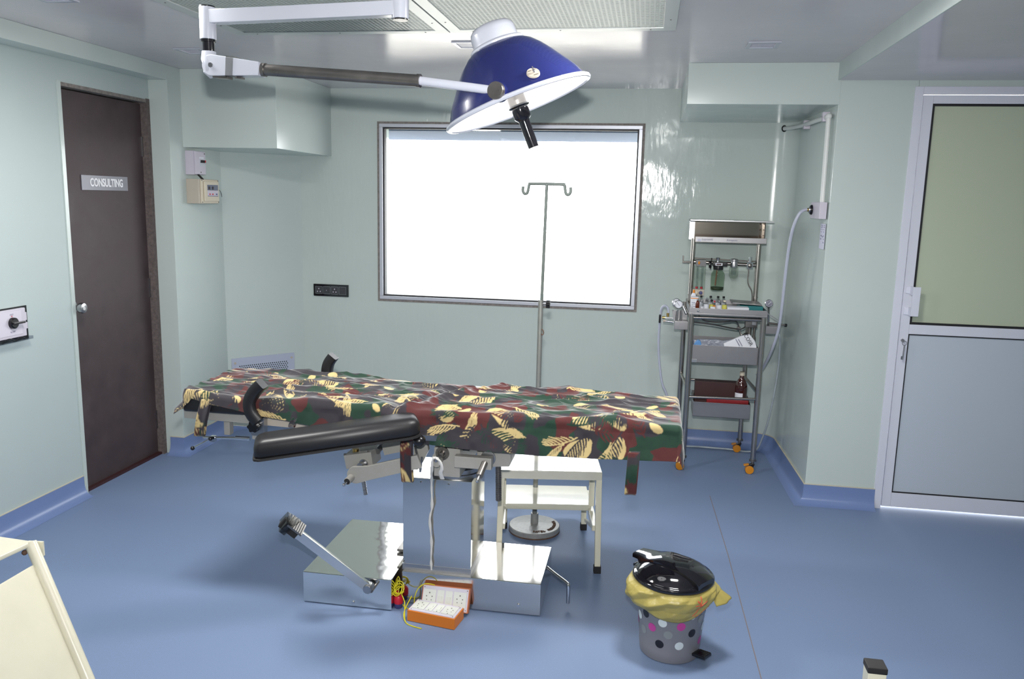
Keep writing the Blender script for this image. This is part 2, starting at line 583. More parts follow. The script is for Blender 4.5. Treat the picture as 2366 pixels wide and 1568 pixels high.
# coved skirting: profile swept along each wall
def skirting(name, pts, closed=False):
    """pts: floor-plan path along the wall face, room on the left-hand side of travel"""
    prof = [(0.0, 0.105), (0.006, 0.104), (0.007, 0.06), (0.012, 0.035), (0.024, 0.014), (0.042, 0.004), (0.060, 0.0005)]
    mb = MB()
    pts = [Vector((p[0], p[1])) for p in pts]
    nrm = []
    for i in range(len(pts)):
        d0 = (pts[i] - pts[i - 1]).normalized() if i > 0 else None
        d1 = (pts[i + 1] - pts[i]).normalized() if i < len(pts) - 1 else None
        n0 = Vector((-d0.y, d0.x)) if d0 else None
        n1 = Vector((-d1.y, d1.x)) if d1 else None
        if n0 and n1:
            m = (n0 + n1).normalized()
            m = m / max(0.4, m.dot(n0))
        else:
            m = n0 or n1
        nrm.append(m)
    rings = [[mb.bm.verts.new((p.x + n.x * a, p.y + n.y * a, b)) for a, b in prof] for p, n in zip(pts, nrm)]
    for a, b in zip(rings, rings[1:]):
        for k in range(len(prof) - 1):
            mb.bm.faces.new((a[k], b[k], b[k + 1], a[k + 1]))
    o = struct(mb.build(name, M['cove'], angle=50))
    cp = MB()
    for i in range(len(pts) - 1):
        a, b, na, nb = pts[i], pts[i + 1], nrm[i], nrm[i + 1]
        q = [(a.x, a.y), (a.x + na.x * 0.007, a.y + na.y * 0.007), (b.x + nb.x * 0.007, b.y + nb.y * 0.007), (b.x, b.y)]
        cp.prism(q, 'z', 0.104, 0.108)
    cp.build('cap_line', M['capline'], o, label='cream sealant line along the top edge')
    return o


skirting('baseboard_left', [(XL, 3.655), (XL, -1.6)])
skirting('baseboard_corner', [(-2.365, YB - 0.001), (-2.729, 4.965), (-2.729, YP - 0.001), (XL + 0.035, YP - 0.001)])
skirting('baseboard_back', [(0.745, YB), (-2.365, YB)])
skirting('baseboard_right', [(1.262, YP - 0.001), (0.904, YP - 0.001)] + [(a - 0.001, b) for a, b in arc[::-1]])

# ------------------------------------------------------------------ window
w = sroot('window_1', (-0.93, YB, WZ0), 'wide fixed window with aluminium frame in the back wall')


def ring(mb, x0, x1, z0, z1, t, y0, y1):
    mb.box(x0, x1, y0, y1, z0, z0 + t)
    mb.box(x0, x1, y0, y1, z1 - t, z1)
    mb.box(x0, x0 + t, y0, y1, z0 + t, z1 - t)
    mb.box(x1 - t, x1, y0, y1, z0 + t, z1 - t)
    return mb


ring(MB(), WX0 - 0.016, WX1 + 0.016, WZ0 - 0.016, WZ1 + 0.014, 0.02, YB - 0.004, YB + 0.01).build('plaster_edge', M['cement'], w, label='rough grey cement strip round the frame')
ring(MB(), WX0, WX1, WZ0, WZ1, 0.022, YB - 0.012, YB + 0.06).build('frame', M['alu'], w, bevel=0.002)
ring(MB(), WX0 + 0.022, WX1 - 0.022, WZ0 + 0.022, WZ1 - 0.022, 0.009, YB + 0.005, YB + 0.05).build('gasket', M['gasket'], w)
MB().box(WX0 + 0.026, WX1 - 0.026, YB + 0.02, YB + 0.026, WZ0 + 0.026, WZ1 - 0.026).build('pane', M['glass'], w)
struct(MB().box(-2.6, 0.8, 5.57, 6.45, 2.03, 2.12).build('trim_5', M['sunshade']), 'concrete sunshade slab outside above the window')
led = struct(MB().box(-2.6, 0.8, 5.57, 6.22, 0.76, 0.865).build('trim_6', M['outside']), 'concrete ledge outside below the window')
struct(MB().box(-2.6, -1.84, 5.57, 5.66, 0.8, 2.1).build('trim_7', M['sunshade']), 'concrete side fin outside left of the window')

struct(MB().box(-60, 60, 6.3, 120, -3.2, -3.0).build('ground_outside', M['ground']), 'open ground outside the window')

# ------------------------------------------------------------------ door_1 (CONSULTING)
d1 = sroot('door_1', (XL, 4.03, 0), 'dark brown consulting room door in the left wall')
MB().box(-2.925, -2.885, D0 + 0.022, D1 - 0.022, 0.012, DZ - 0.018).build('door_leaf', M['door'], d1, bevel=0.002)
leaf = bpy.data.objects['door_leaf']
mb = MB()
mb.box(-2.99, -2.845, D1 - 0.026, D1 + 0.004, 0, DZ + 0.012).build('jamb', M['cementdark'], d1, label='rough cement hinge jamb')
MB().box(-2.99, -2.845, D0 - 0.006, D0 + 0.018, 0, DZ + 0.012).build('jamb', M['wall'], d1, label='painted lock side jamb')
MB().box(-2.99, -2.845, D0 + 0.018, D1 - 0.026, DZ - 0.010, DZ + 0.008).build('door_head', M['cement'], d1, label='rough cement head of the door opening')
MB().box(-2.95, -2.86, D0 + 0.02, D1 - 0.02, 0, 0.014).build('threshold', M['maroonbox'], d1)
sg = MB().box(-2.885, -2.880, 3.835, 4.215, 1.578, 1.655).build('name_plate', M['signplate'], d1, bevel=0.001, label='grey plate reading CONSULTING')
text('CONSULTING', 0.058, M['white_letter'], 'lettering', sg, (-2.8792, 4.035, 1.6165), (0, 1, 0), (0, 0, 1), squeeze=0.74, bold=0.0016)
kn = V(-2.885, 3.705, 0.985)
k = MB().lathe([(0, 0), (0.036, 0), (0.035, 0.006), (0.022, 0.011), (0.012, 0.014), (0.011, 0.03), (0.016, 0.036), (0.026, 0.048), (0.028, 0.06), (0.024, 0.07), (0.012, 0.073), (0.011, 0.071), (0, 0.071)], kn, (1, 0, 0), 24).build('door_knob', M['satin'], d1)
for z in (1.83, 1.02, 0.22):
    MB().box(-2.889, -2.876, D1 - 0.034, D1 - 0.022, z - 0.055, z + 0.055).build('hinge', M['satin'], d1)

# ------------------------------------------------------------------ door_2 (aluminium, frosted glass)
d2 = sroot('door_2', (1.75, YP, 0), 'pale aluminium door with frosted upper glass at the right')
X0, X1 = 1.272, 2.26
MB().box(X0 - 0.014, X0 + 0.026, YP - 0.006, YP + 0.06, 0, 2.17).box(X1 - 0.03, X1 + 0.012, YP - 0.006, YP + 0.06, 0, 2.17).box(X0 + 0.026, X1 - 0.03, YP - 0.006, YP + 0.06, 2.135, 2.17).build('frame', M['alupaint'], d2, bevel=0.002)
lx0, lx1 = X0 + 0.031, X1 - 0.035
MB().box(lx0, lx0 + 0.046, YP + 0.004, YP + 0.045, 0.012, 2.13).build('stile', M['alupaint'], d2, bevel=0.002)
MB().box(lx1 - 0.046, lx1, YP + 0.004, YP + 0.045, 0.012, 2.13).build('stile', M['alupaint'], d2, bevel=0.002)
for z0, z1 in ((0.012, 0.09), (0.945, 0.995), (2.09, 2.13)):
    MB().box(lx0 + 0.046, lx1 - 0.046, YP + 0.004, YP + 0.045, z0, z1).build('rail', M['alupaint'], d2, bevel=0.002)
ring(MB(), lx0 + 0.046, lx1 - 0.046, 0.995, 2.09, 0.011, YP + 0.009, YP + 0.04).build('gasket', M['gasket'], d2)
ring(MB(), lx0 + 0.046, lx1 - 0.046, 0.09, 0.945, 0.006, YP + 0.009, YP + 0.04).build('gasket', M['gasket'], d2)
MB().box(lx0 + 0.05, lx1 - 0.05, YP + 0.018, YP + 0.026, 1.0, 2.085).build('pane', M['frost'], d2, label='frosted sage green glass')
MB().box(lx0 + 0.05, lx1 - 0.05, YP + 0.014, YP + 0.03, 0.093, 0.942).build('lower_panel', M['panelgrey'], d2)
h = MB().box(lx0 + 0.010, lx0 + 0.036, YP - 0.002, YP + 0.006, 1.155, 1.19).box(lx0 + 0.010, lx0 + 0.036, YP - 0.002, YP + 0.006, 1.045, 1.08)
h.box(lx0 + 0.030, lx0 + 0.036, YP - 0.045, YP + 0.004, 1.150, 1.192).box(lx0 + 0.030, lx0 + 0.036, YP - 0.045, YP + 0.004, 1.043, 1.085)
h.box(lx0 + 0.030, lx0 + 0.066, YP - 0.05, YP - 0.044, 1.043, 1.192).build('pull_handle', M['alupaint'], d2, bevel=0.001)
kk = MB().cyl((lx0 + 0.018, YP + 0.006, 0.912), (lx0 + 0.018, YP - 0.008, 0.912), 0.008).build('lock_cylinder', M['satin'], d2)
ks = MB().box(lx0 + 0.016, lx0 + 0.020, YP - 0.026, YP - 0.006, 0.906, 0.918)
ks.tube([V(lx0 + 0.024 + 0.011 * math.cos(t), YP - 0.02, 0.900 + 0.011 * math.sin(t)) for t in [2 * math.pi * i / 14 for i in range(15)]], 0.0014, 6)
ks.cyl((lx0 + 0.025, YP - 0.02, 0.889), (lx0 + 0.022, YP - 0.02, 0.815), 0.0035).box(lx0 + 0.014, lx0 + 0.022, YP - 0.022, YP - 0.018, 0.815, 0.832)
tag(ks.build('door_key', M['satin'], loc=(lx0 + 0.018, YP - 0.02, 0.815)), 'silver keys hanging in the lock of the glazed aluminium door', 'keys')
# ------------------------------------------------------------------ ceiling filter panels
def filter_panel(x0, x1, y0, y1, label):
    t = thing('ceiling_filter_panel', label, 'ceiling vent', ((x0 + x1) / 2, (y0 + y1) / 2, 2.263), 'perforated air filter panels in the ceiling')
    b = 0.05
    f = MB()
    f.box(x0, x1, y0, y0 + b, 2.263, ZC - 0.0005).box(x0, x1, y1 - b, y1, 2.263, ZC - 0.0005)
    f.box(x0, x0 + b, y0 + b, y1 - b, 2.263, ZC - 0.0005).box(x1 - b, x1, y0 + b, y1 - b, 2.263, ZC - 0.0005)
    f.build('frame', M['satinceil'], t, bevel=0.001)
    MB().box(x0 + b, x1 - b, y0 + b, y1 - b, 2.276, 2.282).build('filter_media', M['filterback'], t)
    g = MB()
    n = int((x1 - x0 - 2 * b) / 0.0175)
    for i in range(n + 1):
        x = x0 + b + (x1 - x0 - 2 * b) * i / n
        g.box(x - 0.0036, x + 0.0036, y0 + b, y1 - b, 2.2668, 2.2685)
    n = int((y1 - y0 - 2 * b) / 0.0175)
    for i in range(n + 1):
        y = y0 + b + (y1 - y0 - 2 * b) * i / n
        g.box(x0 + b, x1 - b, y - 0.0036, y + 0.0036, 2.2664, 2.2681)
    o = g.build('perforated_sheet', M['perf'], t, smooth=False)
    o['kind'] = 'stuff'
    for i in range(3):
        x = x0 + 0.1 + (x1 - x0 - 0.2) * i / 2
        MB().sphere((x, y1 - b / 2, 2.263), 0.004, 8, 0.5).build('screw', M['dullsteel'], t)
    for i in range(2):
        y = y1 - 0.2 - 0.4 * i
        for x in (x0 + b / 2, x1 - b / 2):
            MB().sphere((x, y, 2.263), 0.004, 8, 0.5).build('screw', M['dullsteel'], t)
    return t


M['satinceil'] = mat('satin ceiling trim', (196, 200, 198), 0.35, metal=0.3)
filter_panel(-1.815, -0.862, 2.25, 3.50, 'left perforated metal filter panel in the ceiling above the lamp arm')
filter_panel(-0.855, 0.071, 2.25, 3.49, 'right perforated metal filter panel in the ceiling above the blue lamp')


def downlight(cx, cy, label, w=0.14, d=0.15):
    t = thing('ceiling_light', label, 'ceiling light', (cx, cy, 2.279), 'small square ceiling lights')
    mb = MB()
    for x0, x1, y0, y1 in ((cx - w / 2, cx + w / 2, cy - d / 2, cy - d / 2 + 0.018), (cx - w / 2, cx + w / 2, cy + d / 2 - 0.018, cy + d / 2),
                           (cx - w / 2, cx - w / 2 + 0.018, cy - d / 2 + 0.018, cy + d / 2 - 0.018), (cx + w / 2 - 0.018, cx + w / 2, cy - d / 2 + 0.018, cy + d / 2 - 0.018)):
        mb.box(x0, x1, y0, y1, 2.279, ZC - 0.0003)
    mb.build('frame', M['white'], t, bevel=0.001)
    MB().box(cx - w / 2 + 0.018, cx + w / 2 - 0.018, cy - d / 2 + 0.018, cy + d / 2 - 0.018, 2.2825, 2.2845).build('diffuser', M['lilac'], t)


downlight(0.464, 3.92, 'small square ceiling light in front of the right bulkhead')
downlight(-0.86, 3.87, 'small square ceiling light half hidden behind the blue lamp cap')
downlight(-2.24, 2.87, 'small square ceiling light at the top left corner')
downlight(-2.31, 3.98, 'small square ceiling light behind the elbow of the lamp arm')

# ------------------------------------------------------------------ surgical lamp
LR, LU = V(RC[0][0], RC[1][0], RC[2][0]), V(RC[0][1], RC[1][1], RC[2][1])
lc = at(1197, 240, y=2.75)
ld = (lc - V(0, 0, EYE)).normalized()
l_r = (LR - ld * LR.dot(ld)).normalized()
l_u = (LU - ld * LU.dot(ld)).normalized()
la = (-0.351 * l_r + 0.936 * l_u + 0.13 * ld).normalized()
lamp = thing('surgical_lamp', 'ceiling hung surgical lamp with deep blue dome and white arms', 'lamp', tuple(at(925, 20, y=2.53) + V(0, 0, 0.06)))
dome = [(0.2475, 0.0), (0.243, 0.006), (0.234, 0.018), (0.2225, 0.042), (0.207, 0.066), (0.189, 0.09), (0.166, 0.122), (0.141, 0.153), (0.116, 0.178), (0.088, 0.195)]
MB().lathe([(0.085, 0.197)] + [(0.088, 0.198)] + [(r, h) for r, h in dome[::-1]] + [(r - 0.004, h + 0.0005) for r, h in dome] + [(0.082, 0.191)], lc, la, 64).build('dome', M['blue'], lamp)
MB().lathe([(0.2505, -0.006), (0.2535, -0.001), (0.252, 0.005), (0.2475, 0.008), (0.243, 0.005), (0.242, -0.003), (0.246, -0.007), (0.2505, -0.006)], lc, la, 64).build('rim', M['white'], lamp)
MB().lathe([(0.2415, 0.001), (0.231, 0.016), (0.216, 0.042), (0.2, 0.066), (0.18, 0.092), (0.15, 0.13), (0.11, 0.165), (0.06, 0.185), (0.0, 0.188)], lc, la, 48).build('reflector', M['reflector'], lamp, label='glowing white inside of the dome')
cp = MB().lathe([(0.0, 0.268), (0.045, 0.267), (0.062, 0.262), (0.072, 0.252), (0.076, 0.24), (0.077, 0.212), (0.078, 0.207), (0.088, 0.203), (0.092, 0.199), (0.091, 0.192), (0.0, 0.192)], lc, la, 40).build('top_cap', M['white'], lamp)
hc = lc
MB().lathe([(0, 0.06), (0.03, 0.06), (0.0305, -0.006), (0, -0.006)], hc, la, 24).build('handle_socket', M['dullsteel'], lamp)
MB().lathe([(0.02, -0.002), (0.034, -0.004), (0.037, -0.009), (0.033, -0.013), (0.029, -0.014), (0.0285, -0.046), (0.026, -0.05), (0.0195, -0.056), (0.0185, -0.062), (0.0178, -0.15), (0, -0.15)], hc, la, 24).build('handle', M['blackgloss'], lamp)


def surf_dome(u, v):
    """point of the dome's outer surface on the line of sight of (u, v)"""
    o = V(0, 0, EYE)
    d = (at(u, v, y=2.6) - o).normalized()
    for k in range(4000):
        p = o + d * (2.2 + k * 0.0003)
        q = p - lc
        hh = q.dot(la)
        rr = (q - la * hh).length
        if hh < 0:
            continue
        for (r0, h0), (r1, h1) in zip(dome, dome[1:]):
            if h0 <= hh <= h1 and rr <= r0 + (r1 - r0) * (hh - h0) / (h1 - h0):
                return p, (q - la * hh).normalized()
    return o + d * 2.6, -d


p, nn = surf_dome(1232, 170)
tv = (nn * 0.8 + la * 0.6).normalized()
dd = MB().lathe([(0.0, 0.005), (0.02, 0.005), (0.021, 0.0), (0.0, -0.004)], p, tv, 20).build('dial_plate', M['beige'], lamp, label='oval silver switch plate')
MB().bar(p + tv * 0.012 - la * 0.007, p + tv * 0.012 + la * 0.012, 0.004, 0.006, tv).build('switch_lever', M['chrome'], dd)
for da, tx in ((0.8, 'LOW'), (2.3, 'OFF'), (4.4, 'HIGH')):
    e1 = tv.cross(la).normalized()
    e2 = e1.cross(tv)
    text(tx, 0.006, M['slot'], 'lettering', dd, p + tv * 0.0058 + (e1 * math.cos(da) + e2 * math.sin(da)) * 0.013, -e1, e2, 0.0002)
kp, kn_ = surf_dome(1152, 212)
kt = at(1143, 208, y=2.492)
MB().cyl(kp + (kp - kt).normalized() * 0.015, kp + (kt - kp) * 0.45, 0.030, 0.028, 24).build('pivot_boss', M['blue'], lamp)
MB().cyl(kp + (kt - kp) * 0.30, kt, 0.0275, 0.026, 28).build('pivot_knob', M['dullsteel'], lamp, bevel=0.002)
pa, pb, pc = at(607, 161, y=2.585), at(970, 186.5, y=2.535), at(1141, 209, y=2.538)
dv = (pb - pa).normalized()
MB().cyl(pa, pb, 0.0185, n=24).cyl(pa - dv * 0.003, pa + dv * 0.012, 0.0215, n=24).cyl(pb - dv * 0.008, pb + dv * 0.002, 0.0205, n=24).build('spring_tube', M['dullsteel'], lamp, label='dark steel spring tube of the lower arm')
MB().cyl(pb, pc, 0.0135, 0.0135, n=20).build('lower_arm', M['white'], lamp)
# elbow housing: tapered body from the elbow to the tube
el = at(497, 153, y=2.6)
ua = (pa - el).normalized()
ud = V(0, 1, 0)
uz = ua.cross(ud) * -1
hb = MB()
prof2 = []
for k in range(13):
    a = math.pi / 2 + math.pi * k / 12
    prof2.append(el + ua * (0.034 * math.cos(a)) + uz * (0.034 * math.sin(a)))
prof2 += [pa - uz * 0.021 - ua * 0.002, pa + uz * 0.022 - ua * 0.002]
n = len(prof2)
A = [hb.bm.verts.new(q - ud * 0.027) for q in prof2]
B = [hb.bm.verts.new(q + ud * 0.027) for q in prof2]
for k in range(n):
    hb.bm.faces.new((A[k], A[(k + 1) % n], B[(k + 1) % n], B[k]))
hb.bm.faces.new(A)
hb.bm.faces.new(B[::-1])
hs = hb.build('spring_housing', M['white'], lamp, bevel=0.003)
MB().cyl(el - ud * 0.0315, el - ud * 0.026, 0.0078, n=16).build('pivot_bolt', M['satin'], hs)
tq = el + (pa - el) * 0.40
MB().obox(tq, (0.013, 0.0285, 0.0325), ua, ud).build('tape_band', M['tape'], hs, label='clear tape wound round the housing')
MB().obox(el + ua * 0.03 + uz * 0.034, (0.026, 0.018, 0.004), ua, ud).obox(tq + ua * 0.024 + uz * 0.0315, (0.010, 0.012, 0.003), ua, ud).build('cover_plate', M['dullsteel'], hs)
ps = at(483, 128, y=2.6)
pt = at(483, 96, y=2.6)
MB().tube([ps + V(0, 0, 0.012), ps + V(0, 0, -0.01), el + V(-0.014, 0, 0.012), el + V(-0.012, 0, -0.016), el + V(-0.004, 0, -0.026)], [0.0225, 0.026, 0.0275, 0.027, 0.02], 18, 0).build('elbow', M['white'], lamp)
MB().cyl((ps.x, ps.y, ps.z - 0.012), (ps.x, ps.y, pt.z + 0.01), 0.019, n=24).cyl((ps.x, ps.y, pt.z - 0.002), (ps.x, ps.y, pt.z + 0.012), 0.0235, n=24).build('spindle', M['blackgloss'], lamp)
ptop = at(483, 17, y=2.6).z
sl = MB().cyl((ps.x, ps.y, pt.z + 0.006), (ps.x, ps.y, ptop), 0.0262, n=28).build('arm_sleeve', M['white'], lamp, bevel=0.002)
MB().cyl((ps.x, ps.y, ptop), (ps.x, ps.y, ptop + 0.004), 0.0245, n=24).build('sleeve_cap', M['blackplastic'], sl)
for vv in (45, 71):
    q = at(470.5, vv, y=2.6 - 0.021)
    MB().cyl(q + V(0.002, 0.004, 0), q + V(-0.001, -0.003, 0), 0.005, n=12).build('screw', M['dullsteel'], sl)
ar = at(925, 22, y=2.53)
al = at(495, 40, y=2.6)
MB().bar((ps.x + 0.012, al.y, al.z), (ar.x, ar.y, al.z + 0.003), 0.042, 0.043).build('upper_arm', M['white'], lamp, bevel=0.003)
zl = at(925, 44, y=2.53).z
MB().cyl((ar.x, ar.y, zl), (ar.x, ar.y, al.z + 0.07), 0.0262, n=28).build('arm_hub', M['white'], lamp, bevel=0.002)
MB().cyl((ar.x, ar.y, zl - 0.004), (ar.x, ar.y, zl + 0.001), 0.0235, n=24).build('hub_ring', M['blackplastic'], lamp)
MB().cyl((ar.x, ar.y, al.z + 0.06), (ar.x, ar.y, ZC), 0.05, 0.07, n=32).build('ceiling_mount', M['white'], lamp)

# ------------------------------------------------------------------ operating table
TB = thing('operating_table', 'steel operating table with black pads on a mirror polished base', 'operating table', (-0.8, 3.03, 0))
bl = MB().box(-1.265, -0.905, 2.815, 3.36, 0.004, 0.128).build('base_box', M['steel'], TB, bevel=0.003, label='left polished base box')
br = MB().box(-0.885, -0.335, 2.888, 3.238, 0.004, 0.134).build('base_box', M['steelflat'], TB, bevel=0.003, label='right polished base box')
MB().box(-0.92, -0.87, 2.95, 3.2, 0.004, 0.12).build('base_link', M['dullsteel'], TB)
for q, par in (((-1.06, 2.8125, 0.02), bl), ((-0.42, 2.8855, 0.04), br)):
    MB().cyl(V(*q) + V(0, 0.004, 0), V(*q) - V(0, 0.003, 0), 0.006, n=12).build('screw', M['chrome'], par)
colm = MB().box(-0.887, -0.615, 2.908, 3.165, 0.134, 0.514).build('column_cover', M['steelflat'], TB, bevel=0.002)
MB().box(-0.889, -0.613, 2.906, 3.167, 0.134, 0.158).build('column_foot_band', M['satin'], colm)
for x in (-0.815, -0.705):
    MB().sphere((x, 2.907, 0.497), 0.005, 10, 0.8).build('screw', M['chrome'], colm)
MB().box(-0.935, -0.886, 2.98, 3.1, 0.15, 0.162).box(-0.935, -0.886, 2.98, 3.1, 0.17, 0.18).build('brake_frame', M['dullsteel'], TB, bevel=0.002)
# turntable ring and head block
MB().lathe([(0, 0.512), (0.105, 0.512), (0.105, 0.528), (0.098, 0.53), (0.098, 0.546), (0.09, 0.55), (0, 0.55)], (-0.70, 3.02, 0), (0, 0, 1), 40).build('turntable_ring', M['satin'], TB, label='round turntable on top of the column')
MB().box(-0.745, -0.645, 2.835, 3.2, 0.553, 0.665).build('head_block', M['greypaint'], TB, bevel=0.003)
bq = at(1022, 1047, y=2.833)
MB().lathe([(0, 0.02), (0.009, 0.02), (0.010, 0.0), (0.015, 0.0), (0.016, 0.003), (0.0255, 0.003), (0.0265, -0.004), (0, -0.004)], bq, (0, -1, 0), 28).build('bearing', M['dullsteel'], TB)
MB().cyl(bq, bq + V(-0.012, -0.055, -0.012), 0.008, 0.0065, 14).build('crank_stub', M['satin'], TB)
MB().bar((-0.745, 3.03, 0.66), (-0.62, 3.03, 0.66), 0.3, 0.03).build('saddle_plate', M['greydark'], TB)
dq = at(1008, 1070, y=2.79)
MB().cyl(dq + V(0, 0.06, 0), dq, 0.0155, n=20).cyl(dq + V(0, 0.08, 0), dq + V(0, 0.05, 0), 0.030, n=24).build('drum', M['greypaint'], TB)
# right swing link, screw nut block, peg, spindle
MB().box(-0.66, -0.52, 2.80, 2.832, at(1090, 1083, y=2.8).z, at(1090, 1056, y=2.8).z).build('link_bar', M['greypaint'], TB, bevel=0.003)
MB().prism([(-0.585, 0.668), (-0.46, 0.668), (-0.455, 0.63), (-0.462, 0.606), (-0.52, 0.60), (-0.585, 0.612)], 'y', 2.85, 2.97).build('nut_block', M['greypaint'], TB, bevel=0.003)
q = at(1128, 1058, y=2.85)
MB().lathe([(0, 0.004), (0.02, 0.004), (0.028, 0.003), (0.029, 0.0), (0, 0)], q, (0, -1, 0), 24).build('bearing', M['satin'], TB)
pg0, pg1 = at(1120, 1069, y=2.80), at(1107, 1100, y=2.745)
MB().cyl(pg0, pg1, 0.0125, n=18).build('crank_sleeve', M['dullsteel'], TB, bevel=0.001)
pgd = (pg1 - pg0).normalized()
MB().tube([pg1 - pgd * 0.002, pg1 + pgd * 0.022], [0.0055, 0.0045], 10).sphere(pg1 + pgd * 0.023, 0.006, 10).build('crank_pin', M['chrome'], TB)


def screw(name, p0, p1, r, turns, mt):
    p0, p1 = V(*p0), V(*p1)
    d = (p1 - p0)
    L = d.length
    prof = [(0, 0)]
    for k in range(turns):
        h = L * k / turns
        st = L / turns
        prof += [(r * 0.84, h), (r, h + st * 0.25), (r, h + st * 0.55), (r * 0.84, h + st * 0.8)]
    prof += [(r * 0.84, L), (0, L)]
    return MB().lathe(prof, p0, d, 16).build(name, mt, TB, angle=20)


screw('lifting_screw', (-0.512, 2.90, 0.612), (-0.508, 2.90, 0.452), 0.0115, 22, M['dullsteel'])
# left swing arm assembly
lk = MB()
c0 = at(836, 1093, y=2.80)
e0 = at(935, 1072, y=2.80)
dl = (e0 - c0).normalized()
up = V(0, -1, 0).cross(dl) * -1
if up.z < 0:
    up = -up
outl = []
for k in range(17):
    a = math.pi / 2 + math.pi * 1.0 * k / 16
    outl.append(c0 + dl * (-0.024 + 0.033 * math.cos(a)) + up * (0.033 * math.sin(a)))
outl += [c0 + dl * 0.02 - up * 0.030, e0 + dl * 0.06 - up * 0.026, e0 + dl * 0.06 + up * 0.026, c0 + dl * 0.03 + up * 0.024]
A = [lk.bm.verts.new(q + V(0, -0.009, 0)) for q in outl]
B = [lk.bm.verts.new(q + V(0, 0.009, 0)) for q in outl]
for k in range(len(outl)):
    k2 = (k + 1) % len(outl)
    lk.bm.faces.new((A[k], A[k2], B[k2], B[k]))
lk.bm.faces.new(A)
lk.bm.faces.new(B[::-1])
lk.build('swing_arm', M['greypaint'], TB, bevel=0.002)
s0, s1 = at(812, 1102, y=2.79), at(802, 1112, y=2.755)
MB().cyl(s0, s1, 0.0135, n=20).build('crank_sleeve', M['greypaint'], TB, bevel=0.001)
sd = (s1 - s0).normalized()
MB().cyl(s1 - sd * 0.001, s1 + sd * 0.002, 0.0115, n=18).build('crank_seal', M['rubber'], TB)
MB().tube([s1, s1 + sd * 0.026], [0.0055, 0.0048], 10).sphere(s1 + sd * 0.027, 0.0065, 10).build('crank_pin', M['chrome'], TB)
bt = [at(u, v, y=2.83) for u, v in ((793, 1052), (857, 1044), (862, 1078), (800, 1084))]
gb = MB()
A = [gb.bm.verts.new(q) for q in bt]
B = [gb.bm.verts.new(q + V(0, 0.1, 0)) for q in bt]
for k in range(4):
    gb.bm.faces.new((A[k], A[(k + 1) % 4], B[(k + 1) % 4], B[k]))
gb.bm.faces.new(A)
gb.bm.faces.new(B[::-1])
gbo = gb.build('gear_block', M['greypaint'], TB, bevel=0.003)
for u, v in ((797, 1050), (851, 1043)):
    q = at(u, v, y=2.845)
    MB().cyl(q - V(0, 0, 0.004), q + V(0, 0, 0.004), 0.005, n=10).build('screw', M['dullsteel'], gbo)
q = at(822, 1043, y=2.87)
MB().cyl(q - V(0, 0, 0.01), q + V(0, 0, 0.012), 0.013, 0.012, 16).build('gland', M['brass'], gbo)
q = at(840, 1071, y=2.83)
MB().lathe([(0, 0.03), (0.012, 0.03), (0.0125, 0.004), (0.0175, 0.004), (0.0185, -0.003), (0, -0.003)], q, (-0.15, -1, 0), 22).build('bearing', M['satin'], gbo)
screw('lifting_screw', tuple(at(840, 1112, y=2.86)), tuple(at(845, 1142, y=2.86)), 0.0085, 8, M['satin'])
MB().cyl(at(872, 1042, y=2.88), at(890, 1022, y=2.95), 0.012, n=16).build('torque_tube', M['satin'], TB)
MB().obox(at(915, 1032, y=2.9), (0.05, 0.012, 0.02), dl, (0, 1, 0)).build('gusset', M['greypaint'], TB)
MB().bar(at(960, 1030, y=2.86), at(972, 1085, y=2.86), 0.012, 0.008).cyl(at(975, 1055, y=2.84), at(971, 1090, y=2.84), 0.0045, n=10).build('support_strut', M['satin'], TB)
sp = MB()
out = [at(u, v, y=2.86) for u, v in ((955, 1030), (985, 1012), (990, 1040), (975, 1070), (965, 1085), (955, 1085))]
A = [sp.bm.verts.new(q) for q in out]
B = [sp.bm.verts.new(q + V(0, 0.02, 0)) for q in out]
for k in range(len(out)):
    k2 = (k + 1) % len(out)
    sp.bm.faces.new((A[k], A[k2], B[k2], B[k]))
sp.bm.faces.new(A)
sp.bm.faces.new(B[::-1])
sp.build('side_bracket', M['greypaint'], TB, bevel=0.002)
# rails and frame
MB().prism([(-1.755, 0.742), (-1.48, 0.737), (-1.48, 0.703), (-1.755, 0.708)], 'y', 2.84, 2.853).build('side_rail', M['greypaint'], TB, bevel=0.0015, label='grey rail of the head section')
MB().prism([(-1.485, 0.738), (-1.13, 0.728), (-1.13, 0.69), (-1.485, 0.70)], 'y', 2.85, 2.862).build('side_rail', M['beige'], TB, bevel=0.0015, label='beige rail of the back section')
MB().prism([(-0.79, 0.712), (-0.66, 0.712), (-0.45, 0.686), (-0.45, 0.676), (-0.79, 0.676)], 'y', 2.838, 2.852).build('side_rail', M['greypaint'], TB, bevel=0.0015, label='tapering grey rail of the seat section')
q = at(988, 1013, y=2.838)
MB().lathe([(0, 0.003), (0.008, 0.003), (0.009, 0), (0, 0)], q, (0, -1, 0), 18).build('rail_bolt', M['satin'], TB)
MB().box(-1.74, -1.48, 2.86, 3.22, 0.715, 0.742).box(-1.475, -1.13, 2.865, 3.22, 0.705, 0.74).box(-1.13, -0.77, 2.865, 3.22, 0.70, 0.74).box(-0.77, 0.13, 2.865, 3.22, 0.70, 0.74).build('top_frame', M['greydark'], TB)
MB().box(-1.755, -1.48, 3.225, 3.238, 0.705, 0.742).build('side_rail', M['greypaint'], TB)
MB().box(-0.79, -0.45, 3.225, 3.238, 0.676, 0.71).build('side_rail', M['greypaint'], TB)
for x0, x1, lb in ((-1.745, -1.485, 'head pad'), (-1.48, -0.80, 'back pad'), (-0.795, -0.30, 'seat pad'), (-0.295, 0.15, 'leg pad')):
    MB().box(x0, x1, 2.812, 3.262, 0.742, 0.802).build('mattress_pad', M['blackvinyl'], TB, bevel=0.012, seg=3, label='black vinyl ' + lb)
